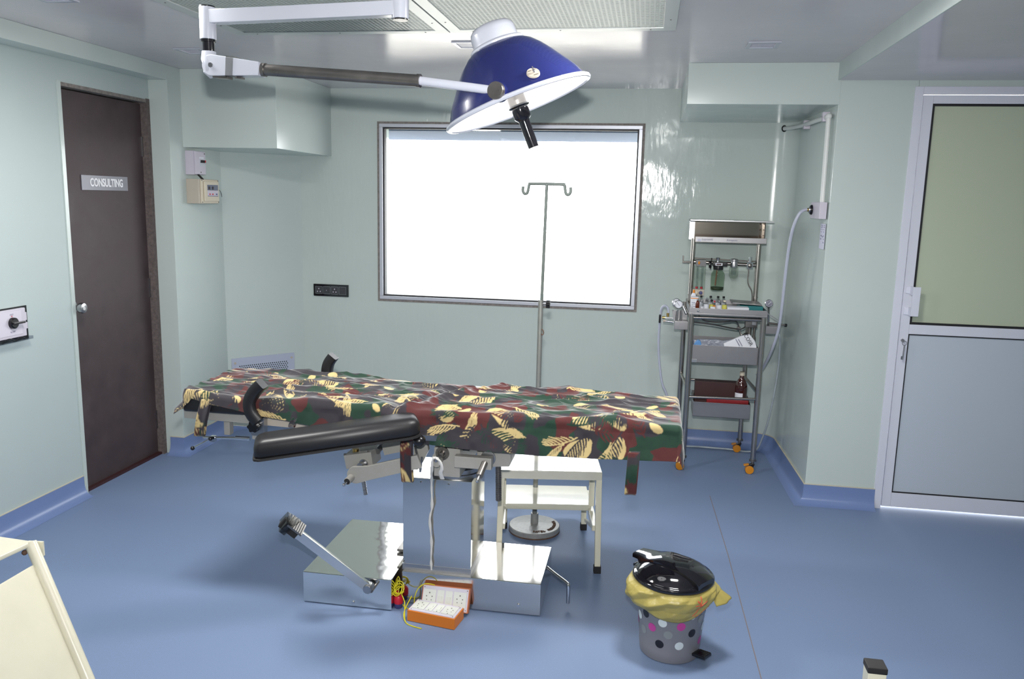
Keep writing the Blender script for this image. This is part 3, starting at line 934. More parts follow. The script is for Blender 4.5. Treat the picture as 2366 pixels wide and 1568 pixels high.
# head end fittings: posts, chrome bar, ball levers
MB().box(-1.60, -1.575, 2.86, 2.89, 0.645, 0.712).build('head_post', M['greypaint'], TB, bevel=0.002)
MB().cyl(at(470, 1010, y=2.85), at(556, 1012, y=2.85), 0.0055, n=14).cyl(at(545, 1011, y=2.85), at(578, 1013, y=2.85), 0.008, n=14).build('cross_bar', M['chrome'], TB, label='chrome cross bar at the head end')
MB().box(-1.475, -1.445, 2.845, 2.875, 0.64, 0.705).build('head_post', M['greypaint'], TB, bevel=0.002)
a0, a1 = at(484, 1014, y=2.835), at(445, 1035, y=2.81)
MB().cyl(a0, a1, 0.0035, n=10).build('lever', M['chrome'], TB)
MB().sphere(a1, 0.0085, 14).build('lever_ball', M['blackplastic'], TB)
MB().sphere(at(486, 1013, y=2.83), 0.0085, 14).build('lever_ball', M['blackplastic'], TB)
MB().obox(at(493, 1013, y=2.85), (0.01, 0.01, 0.012), (1, 0, 0), (0, 1, 0)).build('clamp', M['chrome'], TB, bevel=0.001)
# far side white tray bracket seen below the rail
MB().box(-1.66, -1.52, 3.04, 3.2, 0.628, 0.648).build('under_bracket', M['cream'], TB, bevel=0.002)
a0, a1 = at(1236, 1046, y=2.86), at(1196, 1036, y=2.83)
MB().cyl(a0, a1, 0.0035, n=10).build('lever', M['chrome'], TB)
MB().sphere(a1, 0.0085, 14).build('lever_ball', M['blackplastic'], TB)
MB().sphere(a0, 0.0085, 14).build('lever_ball', M['blackplastic'], TB)


# curved shoulder supports
def shoulder(path, y, wid, label_knob, knob, far=False):
    pts = smooth_path([V(p.x, 0, p.z) for p in path], 6)
    mb = MB()
    rings = []
    th = 0.021
    for i, p in enumerate(pts):
        d = (pts[min(i + 1, len(pts) - 1)] - pts[max(i - 1, 0)]).normalized()
        nrm = V(-d.z, 0, d.x)
        ring_ = []
        for sx, sy in ((-1, -0.8), (-1, 0.8), (-0.8, 1), (0.8, 1), (1, 0.8), (1, -0.8), (0.8, -1), (-0.8, -1)):
            ring_.append(mb.bm.verts.new(V(p.x, y, p.z) + nrm * (sx * th) + V(0, sy * wid, 0)))
        rings.append(ring_)
    for a, b in zip(rings, rings[1:]):
        for k in range(8):
            mb.bm.faces.new((a[k], a[(k + 1) % 8], b[(k + 1) % 8], b[k]))
    mb.bm.faces.new(rings[0])
    mb.bm.faces.new(rings[-1][::-1])
    o = mb.build('shoulder_support', M['blackvinyl'], TB, angle=50)
    if knob is not None:
        ks_ = MB()
        prof = [(0.021 + 0.0028 * math.cos(6 * a)) for a in [2 * math.pi * k / 36 for k in range(36)]]
        pl_ = [(knob.x + r * math.cos(2 * math.pi * k / 36), knob.z + r * math.sin(2 * math.pi * k / 36)) for k, r in enumerate(prof)]
        ks_.prism(pl_, 'y', knob.y - 0.012, knob.y + 0.012)
        ks_.build('clamp_knob', M['blackplastic'], o, bevel=0.003)
        MB().box(knob.x - 0.02, knob.x + 0.035, knob.y + 0.014, knob.y + 0.045, knob.z - 0.04, knob.z + 0.035).build('clamp_block', M['satin'], o, bevel=0.002)
    return o


shoulder([at(u, v, y=2.80) for u, v in ((607, 885), (590, 903), (580, 925), (584, 950), (600, 972))], 2.795, 0.024, '', at(586, 985, y=2.80))
shoulder([at(u, v, y=3.31) for u, v in ((771, 822), (760, 838), (756, 858), (760, 880))], 3.31, 0.022, '', None)

# arm board, swung out towards the viewer
AB0, AB1 = V(-0.785, 2.76, 0), V(-1.305, 2.53, 0)
ad = (AB1 - AB0).normalized()
an = V(ad.y, -ad.x, 0)
if an.y > 0:
    an = -an
ab = MB()
Lb = (AB1 - AB0).length
pts = []
W2 = 0.07


def abp(l, w_, z):
    return AB0 + ad * l + an * w_ + V(0, 0, z - 0.10 * l)


outline = [(0.0, -0.045), (0.015, -0.062), (0.04, -W2), (Lb - 0.02, -W2 + 0.004), (Lb - 0.004, -W2 + 0.016), (Lb, -W2 + 0.03), (Lb, W2 - 0.03), (Lb - 0.004, W2 - 0.016), (Lb - 0.02, W2 - 0.004), (0.04, W2), (0.015, 0.062), (0.0, 0.045)]
ZA = 0.748


def slab(mb, prof_, zscale=1.0):
    rings = []
    cl, cw = Lb / 2, 0
    for inset, z in prof_:
        r_ = []
        for l, w_ in outline:
            fl_ = 1 - inset / (Lb / 2)
            fw_ = 1 - inset / W2
            r_.append(mb.bm.verts.new(abp(cl + (l - cl) * fl_, w_ * fw_, z)))
        rings.append(r_)
    for a, b in zip(rings, rings[1:]):
        for k in range(len(outline)):
            k2 = (k + 1) % len(outline)
            mb.bm.faces.new((a[k], a[k2], b[k2], b[k]))
    mb.bm.faces.new(rings[0][::-1])
    mb.bm.faces.new(rings[-1])
    return mb


pad = slab(MB(), [(0.004, ZA), (0.0, ZA + 0.006), (0.0, ZA + 0.034), (0.003, ZA + 0.046), (0.010, ZA + 0.055), (0.02, ZA + 0.0605), (0.035, ZA + 0.0625)]).build('arm_board', M['blackvinyl'], TB, angle=60, label='black padded arm board swung out on the near side')
slab(MB(), [(0.001, ZA - 0.010), (-0.004, ZA - 0.008), (-0.004, ZA - 0.001), (0.001, ZA)]).build('board_plate', M['rubber'], pad)
q = abp(0.0, 0.03, ZA - 0.03)
MB().sphere(q, 0.024, 14, 0.9).build('swivel_knob', M['blackplastic'], pad)
MB().bar(abp(0.02, 0.0, ZA - 0.02), V(-0.70, 2.845, 0.70), 0.03, 0.02).build('swivel_arm', M['satin'], pad)
# far arm board
fb = MB().prism([(-0.98, 3.33), (-0.96, 3.32), (-0.46, 3.32), (-0.44, 3.34), (-0.44, 3.45), (-0.46, 3.47), (-0.96, 3.47), (-0.98, 3.45)], 'z', 0.718, 0.760).build('arm_board', M['blackvinyl'], TB, bevel=0.012, seg=3, label='black padded arm board on the far side')
MB().bar((-0.72, 3.23, 0.69), (-0.72, 3.40, 0.718), 0.03, 0.02).build('swivel_arm', M['satin'], fb)

# pump lever at the left base box and crank rod at the right
pv = at(862, 1358, y=2.80)
l0, l1 = at(852, 1357, y=2.785), at(662, 1212, y=2.70)
ldv = (l1 - l0).normalized()
lev = MB().bar(l0, l1, 0.022, 0.034).build('pump_lever', M['steelflat'], TB, bevel=0.002, label='polished square pump lever')
MB().lathe([(0, 0.02), (0.016, 0.02), (0.017, 0.018), (0.017, -0.018), (0.016, -0.02), (0, -0.02)], l0, (0, 1, 0), 20).build('lever_pivot', M['satin'], lev)
MB().cyl(V(pv.x, 2.816, pv.z), V(pv.x, 2.775, pv.z), 0.008, n=14).build('lever_bolt', M['dullsteel'], lev)
gp = MB().bar(l1 - ldv * 0.055, l1 + ldv * 0.022, 0.028, 0.040).build('lever_grip', M['rubber'], lev, bevel=0.002)
pu = ldv.cross(V(0, 1, 0))
if pu.z < 0:
    pu = -pu
MB().obox(l1 - ldv * 0.03 + pu * 0.024, (0.032, 0.035, 0.004), ldv, (0, 1, 0)).build('foot_plate', M['dullsteel'], lev, label='grooved foot plate')
for k in range(5):
    MB().obox(l1 - ldv * (0.055 - 0.009 * k) + pu * 0.0285, (0.0014, 0.033, 0.001), ldv, (0, 1, 0)).build('groove', M['slot'], lev)
tp = MB()
for k in range(4):
    tp.obox(l1 - ldv * (0.009 * k - 0.010) + pu * (0.004 + 0.001 * k), (0.009, 0.0335, 0.0255 + 0.0008 * k), (ldv + V(0, (k - 1.5) * 0.2, 0)), (0, 1, 0))
tp.build('tape_band', M['tape'], lev, bevel=0.003, label='clear sticky tape wrapped round the grip end')
MB().tube([V(-0.336, 3.10, 0.105), V(-0.30, 3.06, 0.100), V(-0.245, 3.0, 0.095), V(-0.238, 2.99, 0.088), V(-0.2375, 2.985, 0.02)], 0.0075, 12, 4).build('crank_rod', M['chrome'], TB, label='bent chrome rod at the right base box')
# ------------------------------------------------------------------ camouflage table cover
def vnoise(x, y, seed):
    rs = np.random.RandomState(seed)
    g = rs.rand(256, 256)
    xi, yi = np.floor(x).astype(int), np.floor(y).astype(int)
    fx, fy = x - xi, y - yi
    fx, fy = fx * fx * (3 - 2 * fx), fy * fy * (3 - 2 * fy)
    a, b = g[xi % 256, yi % 256], g[(xi + 1) % 256, yi % 256]
    c, d = g[xi % 256, (yi + 1) % 256], g[(xi + 1) % 256, (yi + 1) % 256]
    return (a * (1 - fx) + b * fx) * (1 - fy) + (c * (1 - fx) + d * fx) * fy


def fbm(x, y, seed, oct=3):
    r, amp, tot = 0, 1.0, 0
    for k in range(oct):
        r = r + amp * vnoise(x * 2 ** k, y * 2 ** k, seed + k)
        tot += amp
        amp *= 0.5
    return r / tot


PX = 0.0015                                    # printed cloth pattern: 1.5 mm cells, metres of cloth
PW, PH = int(2.4 / PX), int(1.0 / PX)
gx, gy = np.meshgrid(np.arange(PW) * PX, np.arange(PH) * PX, indexing='ij')
C_DARK, C_GREEN, C_MAROON, C_CREAM = [np.array(lin(c)) for c in ((46, 42, 48), (24, 54, 40), (78, 33, 32), (192, 170, 118))]
lab = np.zeros((PW, PH), int)
wx = gx + 0.03 * (fbm(gx * 9, gy * 9, 50) - 0.5)
wy = gy + 0.03 * (fbm(gx * 9, gy * 9, 60) - 0.5)
n1 = fbm(wx * 9.5, wy * 12.0, 3, 3)
n2 = fbm(wx * 10, wy * 12.5, 13, 3)
lab[n1 > 0.515] = 1
lab[(n2 > 0.59)] = 2
rp = random.Random(21)


def seg_mask(x0, y0, x1, y1, w0, w1):
    """cells inside a tapering stroke; returns index window and mask"""
    m = max(w0, w1) + PX * 2
    i0, i1 = int((min(x0, x1) - m) / PX), int((max(x0, x1) + m) / PX) + 1
    j0, j1 = int((min(y0, y1) - m) / PX), int((max(y0, y1) + m) / PX) + 1
    i0, j0 = max(0, i0), max(0, j0)
    i1, j1 = min(PW, i1), min(PH, j1)
    if i1 <= i0 or j1 <= j0:
        return None
    X, Y = gx[i0:i1, j0:j1], gy[i0:i1, j0:j1]
    dx, dy = x1 - x0, y1 - y0
    L2 = dx * dx + dy * dy + 1e-12
    t = np.clip(((X - x0) * dx + (Y - y0) * dy) / L2, 0, 1)
    d = np.hypot(X - x0 - t * dx, Y - y0 - t * dy)
    return (slice(i0, i1), slice(j0, j1)), d <= w0 + (w1 - w0) * t


def frond(x, y, th, L, col, side=0, n=11, wid=0.0042, spread=0.95, leaf=0.055):
    px, py = x, y
    for k in range(n):
        t = k / (n - 1)
        a = th + 0.5 * t * (1 if side >= 0 else -1)
        qx, qy = px + math.cos(a) * L / n, py + math.sin(a) * L / n
        s_ = seg_mask(px, py, qx, qy, 0.0026, 0.0022)
        if s_:
            lab[s_[0]][s_[1]] = col
        for sg in ((-1, 1) if side == 0 else (side,)):
            ll = leaf * math.sin(math.pi * (0.12 + 0.8 * t)) * rp.uniform(0.8, 1.1)
            aa = a + sg * spread * (1 - 0.45 * t)
            mx_, my_ = qx + math.cos(aa) * ll * 0.5, qy + math.sin(aa) * ll * 0.5
            a2 = aa - sg * 0.25
            ex, ey = mx_ + math.cos(a2) * ll * 0.5, my_ + math.sin(a2) * ll * 0.5
            for s_ in (seg_mask(qx, qy, mx_, my_, wid * 0.7, wid), seg_mask(mx_, my_, ex, ey, wid, 0.0013)):
                if s_:
                    lab[s_[0]][s_[1]] = col
        px, py = qx, qy


# cream patches, each cut into by dark fronds
k = 0
for gi in range(18):
    for gj in range(8):
        x = (gi + 0.5 + rp.uniform(-0.32, 0.32)) * 2.4 / 18
        y = (gj + 0.5 + rp.uniform(-0.32, 0.32)) * 1.0 / 8
        if rp.random() < 0.12:
            continue
        big = rp.random() < 0.6
        A_, B_ = (rp.uniform(0.036, 0.064), rp.uniform(0.022, 0.040)) if big else (rp.uniform(0.016, 0.03), rp.uniform(0.009, 0.014))
        th = rp.uniform(-0.9, 0.9) + (math.pi if rp.random() < 0.5 else 0)
        i0, i1, j0, j1 = [int(q / PX) for q in (x - 0.1, x + 0.1, y - 0.1, y + 0.1)]
        i0, j0, i1, j1 = max(0, i0), max(0, j0), min(PW, i1), min(PH, j1)
        X, Y = gx[i0:i1, j0:j1] - x, gy[i0:i1, j0:j1] - y
        u_, v_ = X * math.cos(th) + Y * math.sin(th), -X * math.sin(th) + Y * math.cos(th)
        v_ = v_ + 5.0 * u_ * u_
        wob = 0.35 * (fbm((X + x) * 30, (Y + y) * 30, 80, 2) - 0.5)
        msk = (u_ / A_) ** 2 + (v_ / B_) ** 2 + wob < 1
        lab[i0:i1, j0:j1][msk] = 3
        if big:
            c2, c3 = rp.sample((0, 1, 2), 2)
            tx, ty = math.cos(th), math.sin(th)
            # comb of dark leaflets cutting in from one side of the patch
            frond(x - tx * A_ * 1.2 + ty * B_ * 1.1, y - ty * A_ * 1.2 - tx * B_ * 1.1, th + 0.1, A_ * 2.5, c2, 1, 12, 0.0034, 1.2, B_ * 2.1)
            if rp.random() < 0.75:
                frond(x + tx * A_ * 0.1 - ty * B_ * 1.6, y + ty * A_ * 0.1 + tx * B_ * 1.6, th - 1.3, B_ * 2.4, c3, 0, 7, 0.0036, 0.9, 0.045)
        if rp.random() < 0.7:
            frond(x + rp.uniform(-0.06, 0.06), y + rp.uniform(0.03, 0.06), th + rp.uniform(-0.6, 0.6), rp.uniform(0.07, 0.12), 3, rp.choice((-1, 1)), 9, 0.0026, 1.0, 0.06)
        if rp.random() < 0.9:
            frond(x + rp.uniform(-0.08, 0.08), y - rp.uniform(0.02, 0.06), th + rp.uniform(-1, 1), rp.uniform(0.08, 0.13), rp.choice((0, 0, 1, 2)), 0, 9, 0.0042, 0.95, 0.065)
PAL = np.array([C_DARK, C_GREEN, C_MAROON, C_CREAM])
CAMO = PAL[lab]
CAMO = (CAMO * 2 + np.roll(CAMO, 1, 0) + np.roll(CAMO, -1, 0) + np.roll(CAMO, 1, 1) + np.roll(CAMO, -1, 1)) / 6
CAMO = CAMO * (0.9 + 0.2 * fbm(gx * 40, gy * 40, 90, 2))[..., None]


def camo_cols(s_, t_):
    i = np.clip((np.asarray(s_) / PX).astype(int), 0, PW - 1)
    j = np.clip((np.asarray(t_) / PX).astype(int), 0, PH - 1)
    return CAMO[i, j]


def cloth_mat():
    m = mat('camouflage print cotton', (80, 80, 80), 0.7, spec=0.16, sheen=0.45, bump=0.12, bscale=700, bdist=0.0004)
    nt = m.node_tree
    b = nt.nodes['Principled BSDF']
    vc = nt.nodes.new('ShaderNodeVertexColor')
    vc.layer_name = 'print'
    nt.links.new(vc.outputs['Color'], b.inputs['Base Color'])
    b.inputs['Sheen Roughness'].default_value = 0.5
    return m


M['camo'] = cloth_mat()


def grid_mesh(name, P, cols, material, parent=None, off=(0, 0, 0)):
    nu, nv = P.shape[:2]
    me = bpy.data.meshes.new(name)
    idx = np.arange(nu * nv).reshape(nu, nv)
    q = np.stack([idx[:-1, :-1], idx[1:, :-1], idx[1:, 1:], idx[:-1, 1:]], -1).reshape(-1, 4)
    me.vertices.add(nu * nv)
    me.vertices.foreach_set('co', (P.reshape(-1, 3) - np.array(off)).astype(np.float32).ravel())
    me.loops.add(q.size)
    me.loops.foreach_set('vertex_index', q.ravel().astype(np.int32))
    me.polygons.add(len(q))
    me.polygons.foreach_set('loop_start', (np.arange(len(q)) * 4).astype(np.int32))
    me.polygons.foreach_set('loop_total', np.full(len(q), 4, np.int32))
    me.update()
    me.validate()
    if cols is not None:
        ca = me.color_attributes.new('print', 'FLOAT_COLOR', 'POINT')
        c4 = np.ones((nu * nv, 4), np.float32)
        c4[:, :3] = cols.reshape(-1, 3)
        ca.data.foreach_set('color', c4.ravel())
    me.shade_smooth()
    me.materials.append(material)
    o = bpy.data.objects.new(name, me)
    o.location = off if parent is None else (0, 0, 0)
    o.parent = parent
    COL.objects.link(o)
    return o


def lerp_tab(x, tab):
    return np.interp(x, [a for a, b in tab], [b for a, b in tab])


NU, NVV = 1150, 420
u = np.linspace(0, 1, NU)[:, None] * np.ones((1, NVV))
v = np.ones((NU, 1)) * np.linspace(0, 1, NVV)[None, :]
TX0, TX1, TY0, TY1 = -1.748, 0.158, 2.803, 3.272
leftover = lerp_tab(v, [(0, 0.062), (0.12, 0.062), (0.25, 0.045), (0.4, 0.015), (1, 0.008)])
X = (TX0 - leftover) * (1 - u) + (TX1 + 0.105) * u
nov = lerp_tab(X, [(-1.85, 0.05), (-1.745, 0.045), (-1.70, 0.010), (-1.6, 0.022), (-1.45, 0.045), (-1.3, 0.062), (-1.12, 0.088), (-0.98, 0.098), (-0.86, 0.100), (-0.7, 0.112), (-0.35, 0.122), (0.3, 0.110)])
Y = (TY0 - nov) * (1 - v) + (TY1 + 0.08) * v
pad_s, pad_t = X - X.min() + 0.05, Y - (TY0 - 0.16)
rr = 0.022
qx = np.clip(X, TX0 + rr, TX1 - rr)
qy = np.clip(Y, TY0 + rr, TY1 - rr)
dx, dy = X - qx, Y - qy
hyp = np.hypot(dx, dy) + 1e-9
p4 = (np.abs(dx) ** 3 + np.abs(dy) ** 3) ** (1 / 3)
arc_ = rr * math.pi / 2
ang = np.minimum(p4, arc_) / rr
flare = np.where(dx < 0, 0.10 + 0.62 * np.clip(-dx / hyp, 0, 1), 0.10)
hor = np.where(p4 < arc_, rr * np.sin(ang), rr + flare * (p4 - arc_))
zz = np.where(p4 < arc_, -rr * (1 - np.cos(ang)), -rr - np.sqrt(1 - np.minimum(flare, 0.95) ** 2) * (p4 - arc_))
hang = np.clip((p4 - 0.012) / 0.03, 0, 1)
# folds: long ridges along the table, broken up, plus loose hanging waves
f1 = fbm(X * 2.4 + 0.9 * Y, Y * 11 - X * 1.3, 101, 2)
f2 = fbm(X * 5.5 - 2.0 * Y, Y * 20 + X * 2.5, 111, 3)
ridge = (1 - np.abs(2 * f1 - 1)) ** 2 * 0.020 + (1 - np.abs(2 * f2 - 1)) ** 2.5 * 0.011 + (fbm(X * 13, Y * 30, 121, 2) - 0.5) * 0.006
ridge = ridge * np.clip((TX1 + 0.1 - X) / 0.35, 0.45, 1)
# one diagonal fold across the gap of the pads
dfold = np.exp(-(((X + 0.70) - (Y - 3.03) * 0.75) / 0.028) ** 2)
ridge = ridge + 0.013 * dfold - 0.016 * np.exp(-(((X + 0.78) - (Y - 3.03) * 0.55) / 0.03) ** 2)
top = 0.806 + 0.004 * np.sin(X * 3.1 + 0.5)
Z = top + zz + ridge * (1 - hang)
wave = (fbm(X * 7 + 3, Y * 5, 131, 2) - 0.5) * 0.022 + (fbm(X * 22, Y * 16, 141, 2) - 0.5) * 0.007
hor = hor + hang * np.maximum(wave, -0.006)
PXc, PYc = qx + dx / hyp * hor, qy + dy / hyp * hor
Zmin = np.where(hang < 0.6, 0.8035, -1)
Z = np.maximum(Z, np.where((p4 < 0.004), 0.8035, -1))
Pm = np.stack([PXc, PYc, Z], -1)
cover = grid_mesh('table_cover', Pm, camo_cols(pad_s, pad_t), M['camo'], None, (-0.8, 3.03, 0.806))
sol = cover.modifiers.new('thickness', 'SOLIDIFY')
sol.thickness = 0.0012
sol.offset = -1
tag(cover, 'camouflage leaf print cloth cover draped over the operating table', 'cloth cover')


def strap(p0, p1, w, label, s0, t0, curl=0.01, n=24, yoff=0.004):
    """flat cloth loop hanging between two points: front and back run"""
    p0, p1 = np.array(p0), np.array(p1)
    k = np.linspace(0, 1, n)
    mid = p0[None] + (p1 - p0)[None] * k[:, None]
    mid[:, 1] -= curl * np.sin(np.pi * k)
    back = mid[::-1] + np.array([0.004, yoff * 2 + 0.006, 0])
    path = np.concatenate([mid, (mid[-1] + back[0])[None] / 2 + np.array([[0, 0, -0.006]]), back])
    m = 14
    a = np.linspace(-0.5, 0.5, m)
    side = np.array([1.0, 0.12, 0])
    P = path[:, None, :] + side[None, None, :] * (a * w)[None, :, None]
    P[:, :, 1] += (0.0015 * np.cos(a * 6))[None, :]
    cc = camo_cols(s0 + a[None, :] * w + 0 * path[:, :1], t0 + np.linspace(0, 0.22, len(path))[:, None] + 0 * a[None, :])
    o = grid_mesh('strap', P, cc, M['camo'], cover, (-0.8, 3.03, 0.806))
    so = o.modifiers.new('thickness', 'SOLIDIFY')
    so.thickness = 0.0016
    if label:
        o['label'] = label
    return o


def pt(u_, v_, y):
    return tuple(at(u_, v_, y=y))


strap(pt(476, 922, 2.80), pt(459, 1006, 2.79), 0.036, 'short camouflage strap at the head end', 0.5, 0.3)
strap(pt(683, 964, 2.80), pt(672, 985, 2.815), 0.02, None, 0.9, 0.2)
strap(pt(938, 1012, 2.80), pt(940, 1112, 2.79), 0.040, 'camouflage strap hanging in front of the column', 0.2, 0.5)
strap(pt(1464, 1045, 2.78), pt(1455, 1141, 2.78), 0.038, 'camouflage strap hanging at the right end', 1.4, 0.35)

# ------------------------------------------------------------------ gauze strip hanging from the crank stub
gr = thing('gauze_strip', 'white gauze bandage strip tied to the crank and hanging down the table column', 'bandage', (-0.745, 2.79, 0.15))
kx = at(1007, 1068, y=2.775)
pts_ = [at(1016, 1073, y=2.79), at(1012, 1060, y=2.772), at(1005, 1056, y=2.766), at(999, 1064, y=2.766), at(998, 1090, y=2.80), at(997, 1120, y=2.878), at(998, 1170, y=2.889), at(993, 1200, y=2.892), at(997, 1250, y=2.894), at(996, 1290, y=2.896), at(997, 1316, y=2.895)]
pth = smooth_path([Vector(p) for p in pts_], 8)
mb = MB()
rings = []
for i, p in enumerate(pth):
    tw = 0.6 * math.sin(i * 0.33)
    wdt = 0.0046 + 0.0018 * math.sin(i * 0.9) * math.sin(i * 0.23)
    d = (pth[min(i + 1, len(pth) - 1)] - pth[max(i - 1, 0)]).normalized()
    sd_ = (V(math.cos(tw), math.sin(tw) * 0.5, 0) - d * V(math.cos(tw), math.sin(tw) * 0.5, 0).dot(d)).normalized()
    nn_ = d.cross(sd_)
    rings.append([mb.bm.verts.new(p + sd_ * (wdt * math.cos(a)) + nn_ * (0.0026 * math.sin(a))) for a in [2 * math.pi * k / 8 for k in range(8)]])
for a, b in zip(rings, rings[1:]):
    for k in range(8):
        mb.bm.faces.new((a[k], a[(k + 1) % 8], b[(k + 1) % 8], b[k]))
mb.bm.faces.new(rings[0])
mb.bm.faces.new(rings[-1][::-1])
mb.build('long_end', M['gauze'], gr, angle=80)
sh = [at(1006, 1058, y=2.764), at(1017, 1066, y=2.762), at(1021, 1082, y=2.768), at(1018, 1092, y=2.78), at(1022, 1106, y=2.80)]
mb = MB()
pth = smooth_path([Vector(p) for p in sh], 6)
rings = []
for i, p in enumerate(pth):
    wdt = 0.003 + 0.006 * i / len(pth)
    d = (pth[min(i + 1, len(pth) - 1)] - pth[max(i - 1, 0)]).normalized()
    sd_ = (V(1, 0, 0) - d * d.x).normalized()
    nn_ = d.cross(sd_)
    rings.append([mb.bm.verts.new(p + sd_ * (wdt * math.cos(a)) + nn_ * (0.0022 * math.sin(a))) for a in [2 * math.pi * k / 8 for k in range(8)]])
for a, b in zip(rings, rings[1:]):
    for k in range(8):
        mb.bm.faces.new((a[k], a[(k + 1) % 8], b[(k + 1) % 8], b[k]))
mb.bm.faces.new(rings[0])
mb.bm.faces.new(rings[-1][::-1])
mb.build('short_end', M['gauze'], gr, angle=80)

# ------------------------------------------------------------------ foot stool (seen from behind)
fs = thing('foot_stool', 'cream enamelled two-step foot stool behind the operating table', 'step stool', (-0.37, 3.45, 0))
sa = math.radians(9.3)
sx_, sy_ = V(math.cos(sa), math.sin(sa), 0), V(-math.sin(sa), math.cos(sa), 0)
S0 = V(-0.572, 3.254, 0)


def sp_(a, b, z):
    return S0 + sx_ * a + sy_ * b + V(0, 0, z)


SWd, TD = 0.44, 0.225
MB().obox(sp_(SWd / 2, TD / 2, 0.431), (SWd / 2, TD / 2, 0.019), sx_, sy_).build('upper_step', M['creamtop'], fs, bevel=0.004)
MB().obox(sp_(SWd / 2, TD + 0.115, 0.206), (SWd / 2 - 0.018, 0.125, 0.014), sx_, sy_).build('lower_step', M['creamtop'], fs, bevel=0.004)


def leg(a0, b0, z0, a1, b1, z1, nm='leg'):
    o = MB().bar(sp_(a0, b0, z0), sp_(a1, b1, z1), 0.025, 0.025, sy_).build(nm, M['cream'], fs, bevel=0.002)
    if z1 < 0.05:
        MB().bar(sp_(a1, b1, z1 + 0.02), sp_(a1, b1, 0.0), 0.031, 0.031, sy_).build('rubber_foot', M['rubber'], o, bevel=0.002)
    return o


leg(0.013, 0.013, 0.415, 0.006, -0.004, 0.012)
leg(SWd - 0.013, 0.013, 0.415, SWd - 0.006, -0.004, 0.012)
leg(0.03, TD + 0.228, 0.2, 0.026, TD + 0.235, 0.012)
leg(SWd - 0.03, TD + 0.228, 0.2, SWd - 0.026, TD + 0.235, 0.012)
for a in (0.02, SWd - 0.02):
    leg(a, TD - 0.012, 0.415, a, TD - 0.012, 0.22, 'riser')
    leg(a, 0.02, 0.19, a, TD + 0.22, 0.195, 'side_bar')
    MB().bar(sp_(a, 0.012, 0.19), sp_(a, TD + 0.21, 0.06), 0.012, 0.012).build('brace', M['cream'], fs)

# ------------------------------------------------------------------ drip stand
iv = thing('drip_stand', 'grey drip stand with double hook on a round iron base', 'drip stand', (-0.47, 3.72, 0))
ivx, ivy = -0.472, 3.715
M['poledark'] = mat('dull grey rod', (96, 104, 100), 0.45, metal=0.2)
bs = MB().lathe([(0, 0.004), (0.117, 0.002), (0.1235, 0.006), (0.1235, 0.026), (0.12, 0.030), (0.04, 0.036), (0.022, 0.038), (0, 0.038)], (ivx, ivy, 0), (0, 0, 1), 48).build('base', M['iron'], iv)
MB().lathe([(0.1225, 0.0), (0.1242, 0.001), (0.1242, 0.007), (0.1225, 0.008)], (ivx, ivy, 0), (0, 0, 1), 48).build('rust_edge', M['rust'], bs)
wd = 'PATEL INDUSTRIES'
for i, ch in enumerate(wd):
    if ch == ' ':
        continue
    a = math.radians(-84 + i * 7.4)
    e_r = V(math.cos(a), math.sin(a), 0)
    e_t = V(-math.sin(a), math.cos(a), 0)
    text(ch, 0.021, M['rust'], 'raised_letter', bs, V(ivx, ivy, 0.0328) + e_r * 0.098, e_t, -e_r, 0.0022)
MB().cyl((ivx, ivy, 0.036), (ivx, ivy, 0.088), 0.0185, n=24).build('socket', M['iron'], iv, bevel=0.002)
MB().cyl((ivx, ivy, 0.085), (ivx, ivy, 1.125), 0.0118, n=20).build('lower_pole', M['poleold'], iv)
MB().cyl((ivx + 0.004, ivy, 1.12), (ivx + 0.012, ivy, 1.652), 0.0068, n=14).build('upper_pole', M['poledark'], iv)
hz = 1.652
hk = [V(-0.108, 0, -0.012), V(-0.109, 0, -0.030), V(-0.103, 0, -0.043), V(-0.094, 0, -0.045), V(-0.087, 0, -0.038), V(-0.083, 0, -0.018), V(-0.080, 0, -0.004), V(-0.072, 0, 0)]
path_ = [V(ivx + 0.012, ivy, hz) + p for p in hk] + [V(ivx + 0.012, ivy, hz) + V(-p.x, 0, p.z) for p in hk[::-1]]
MB().tube(path_, 0.0066, 10, 4).build('hook_bar', M['poledark'], iv)
MB().cyl((ivx, ivy - 0.002, 1.107), (ivx + 0.03, ivy - 0.006, 1.107), 0.005, n=10).build('clamp_screw', M['satin'], iv)
prof = [(0.0165 + 0.0032 * math.cos(6 * a)) for a in [2 * math.pi * k / 36 for k in range(36)]]
kb = MB().prism([(ivy - 0.006 + r * math.cos(2 * math.pi * k / 36), 1.107 + r * math.sin(2 * math.pi * k / 36)) for k, r in enumerate(prof)], 'x', ivx + 0.026, ivx + 0.044)
kb.build('star_knob', M['blackplastic'], iv, bevel=0.003)
MB().tube([V(ivx + 0.01, ivy - 0.008, 0.99), V(ivx + 0.016, ivy - 0.012, 0.985), V(ivx + 0.019, ivy - 0.012, 0.972), V(ivx + 0.013, ivy - 0.012, 0.963), V(ivx + 0.009, ivy - 0.012, 0.97)], 0.0022, 8, 3).build('bag_hook', M['rust'], iv)

# ------------------------------------------------------------------ pedal bin and its liner
bn = thing('pedal_bin', 'small grey polka dot pedal bin with glossy black lid', 'bin', (0.15, 2.76, 0))
bx, by = 0.15, 2.762


def brad(z):
    return 0.104 + 0.085 * z


body = MB().lathe([(0, 0.002), (0.1, 0.0), (0.1045, 0.003), (0.1085, 0.04), (0.1075, 0.042), (brad(0.10), 0.10), (brad(0.27), 0.27), (brad(0.27) + 0.004, 0.275), (brad(0.27) - 0.003, 0.275), (0.10, 0.02), (0, 0.02)], (bx, by, 0), (0, 0, 1), 56).build('bin_body', M['bingrey'], bn)


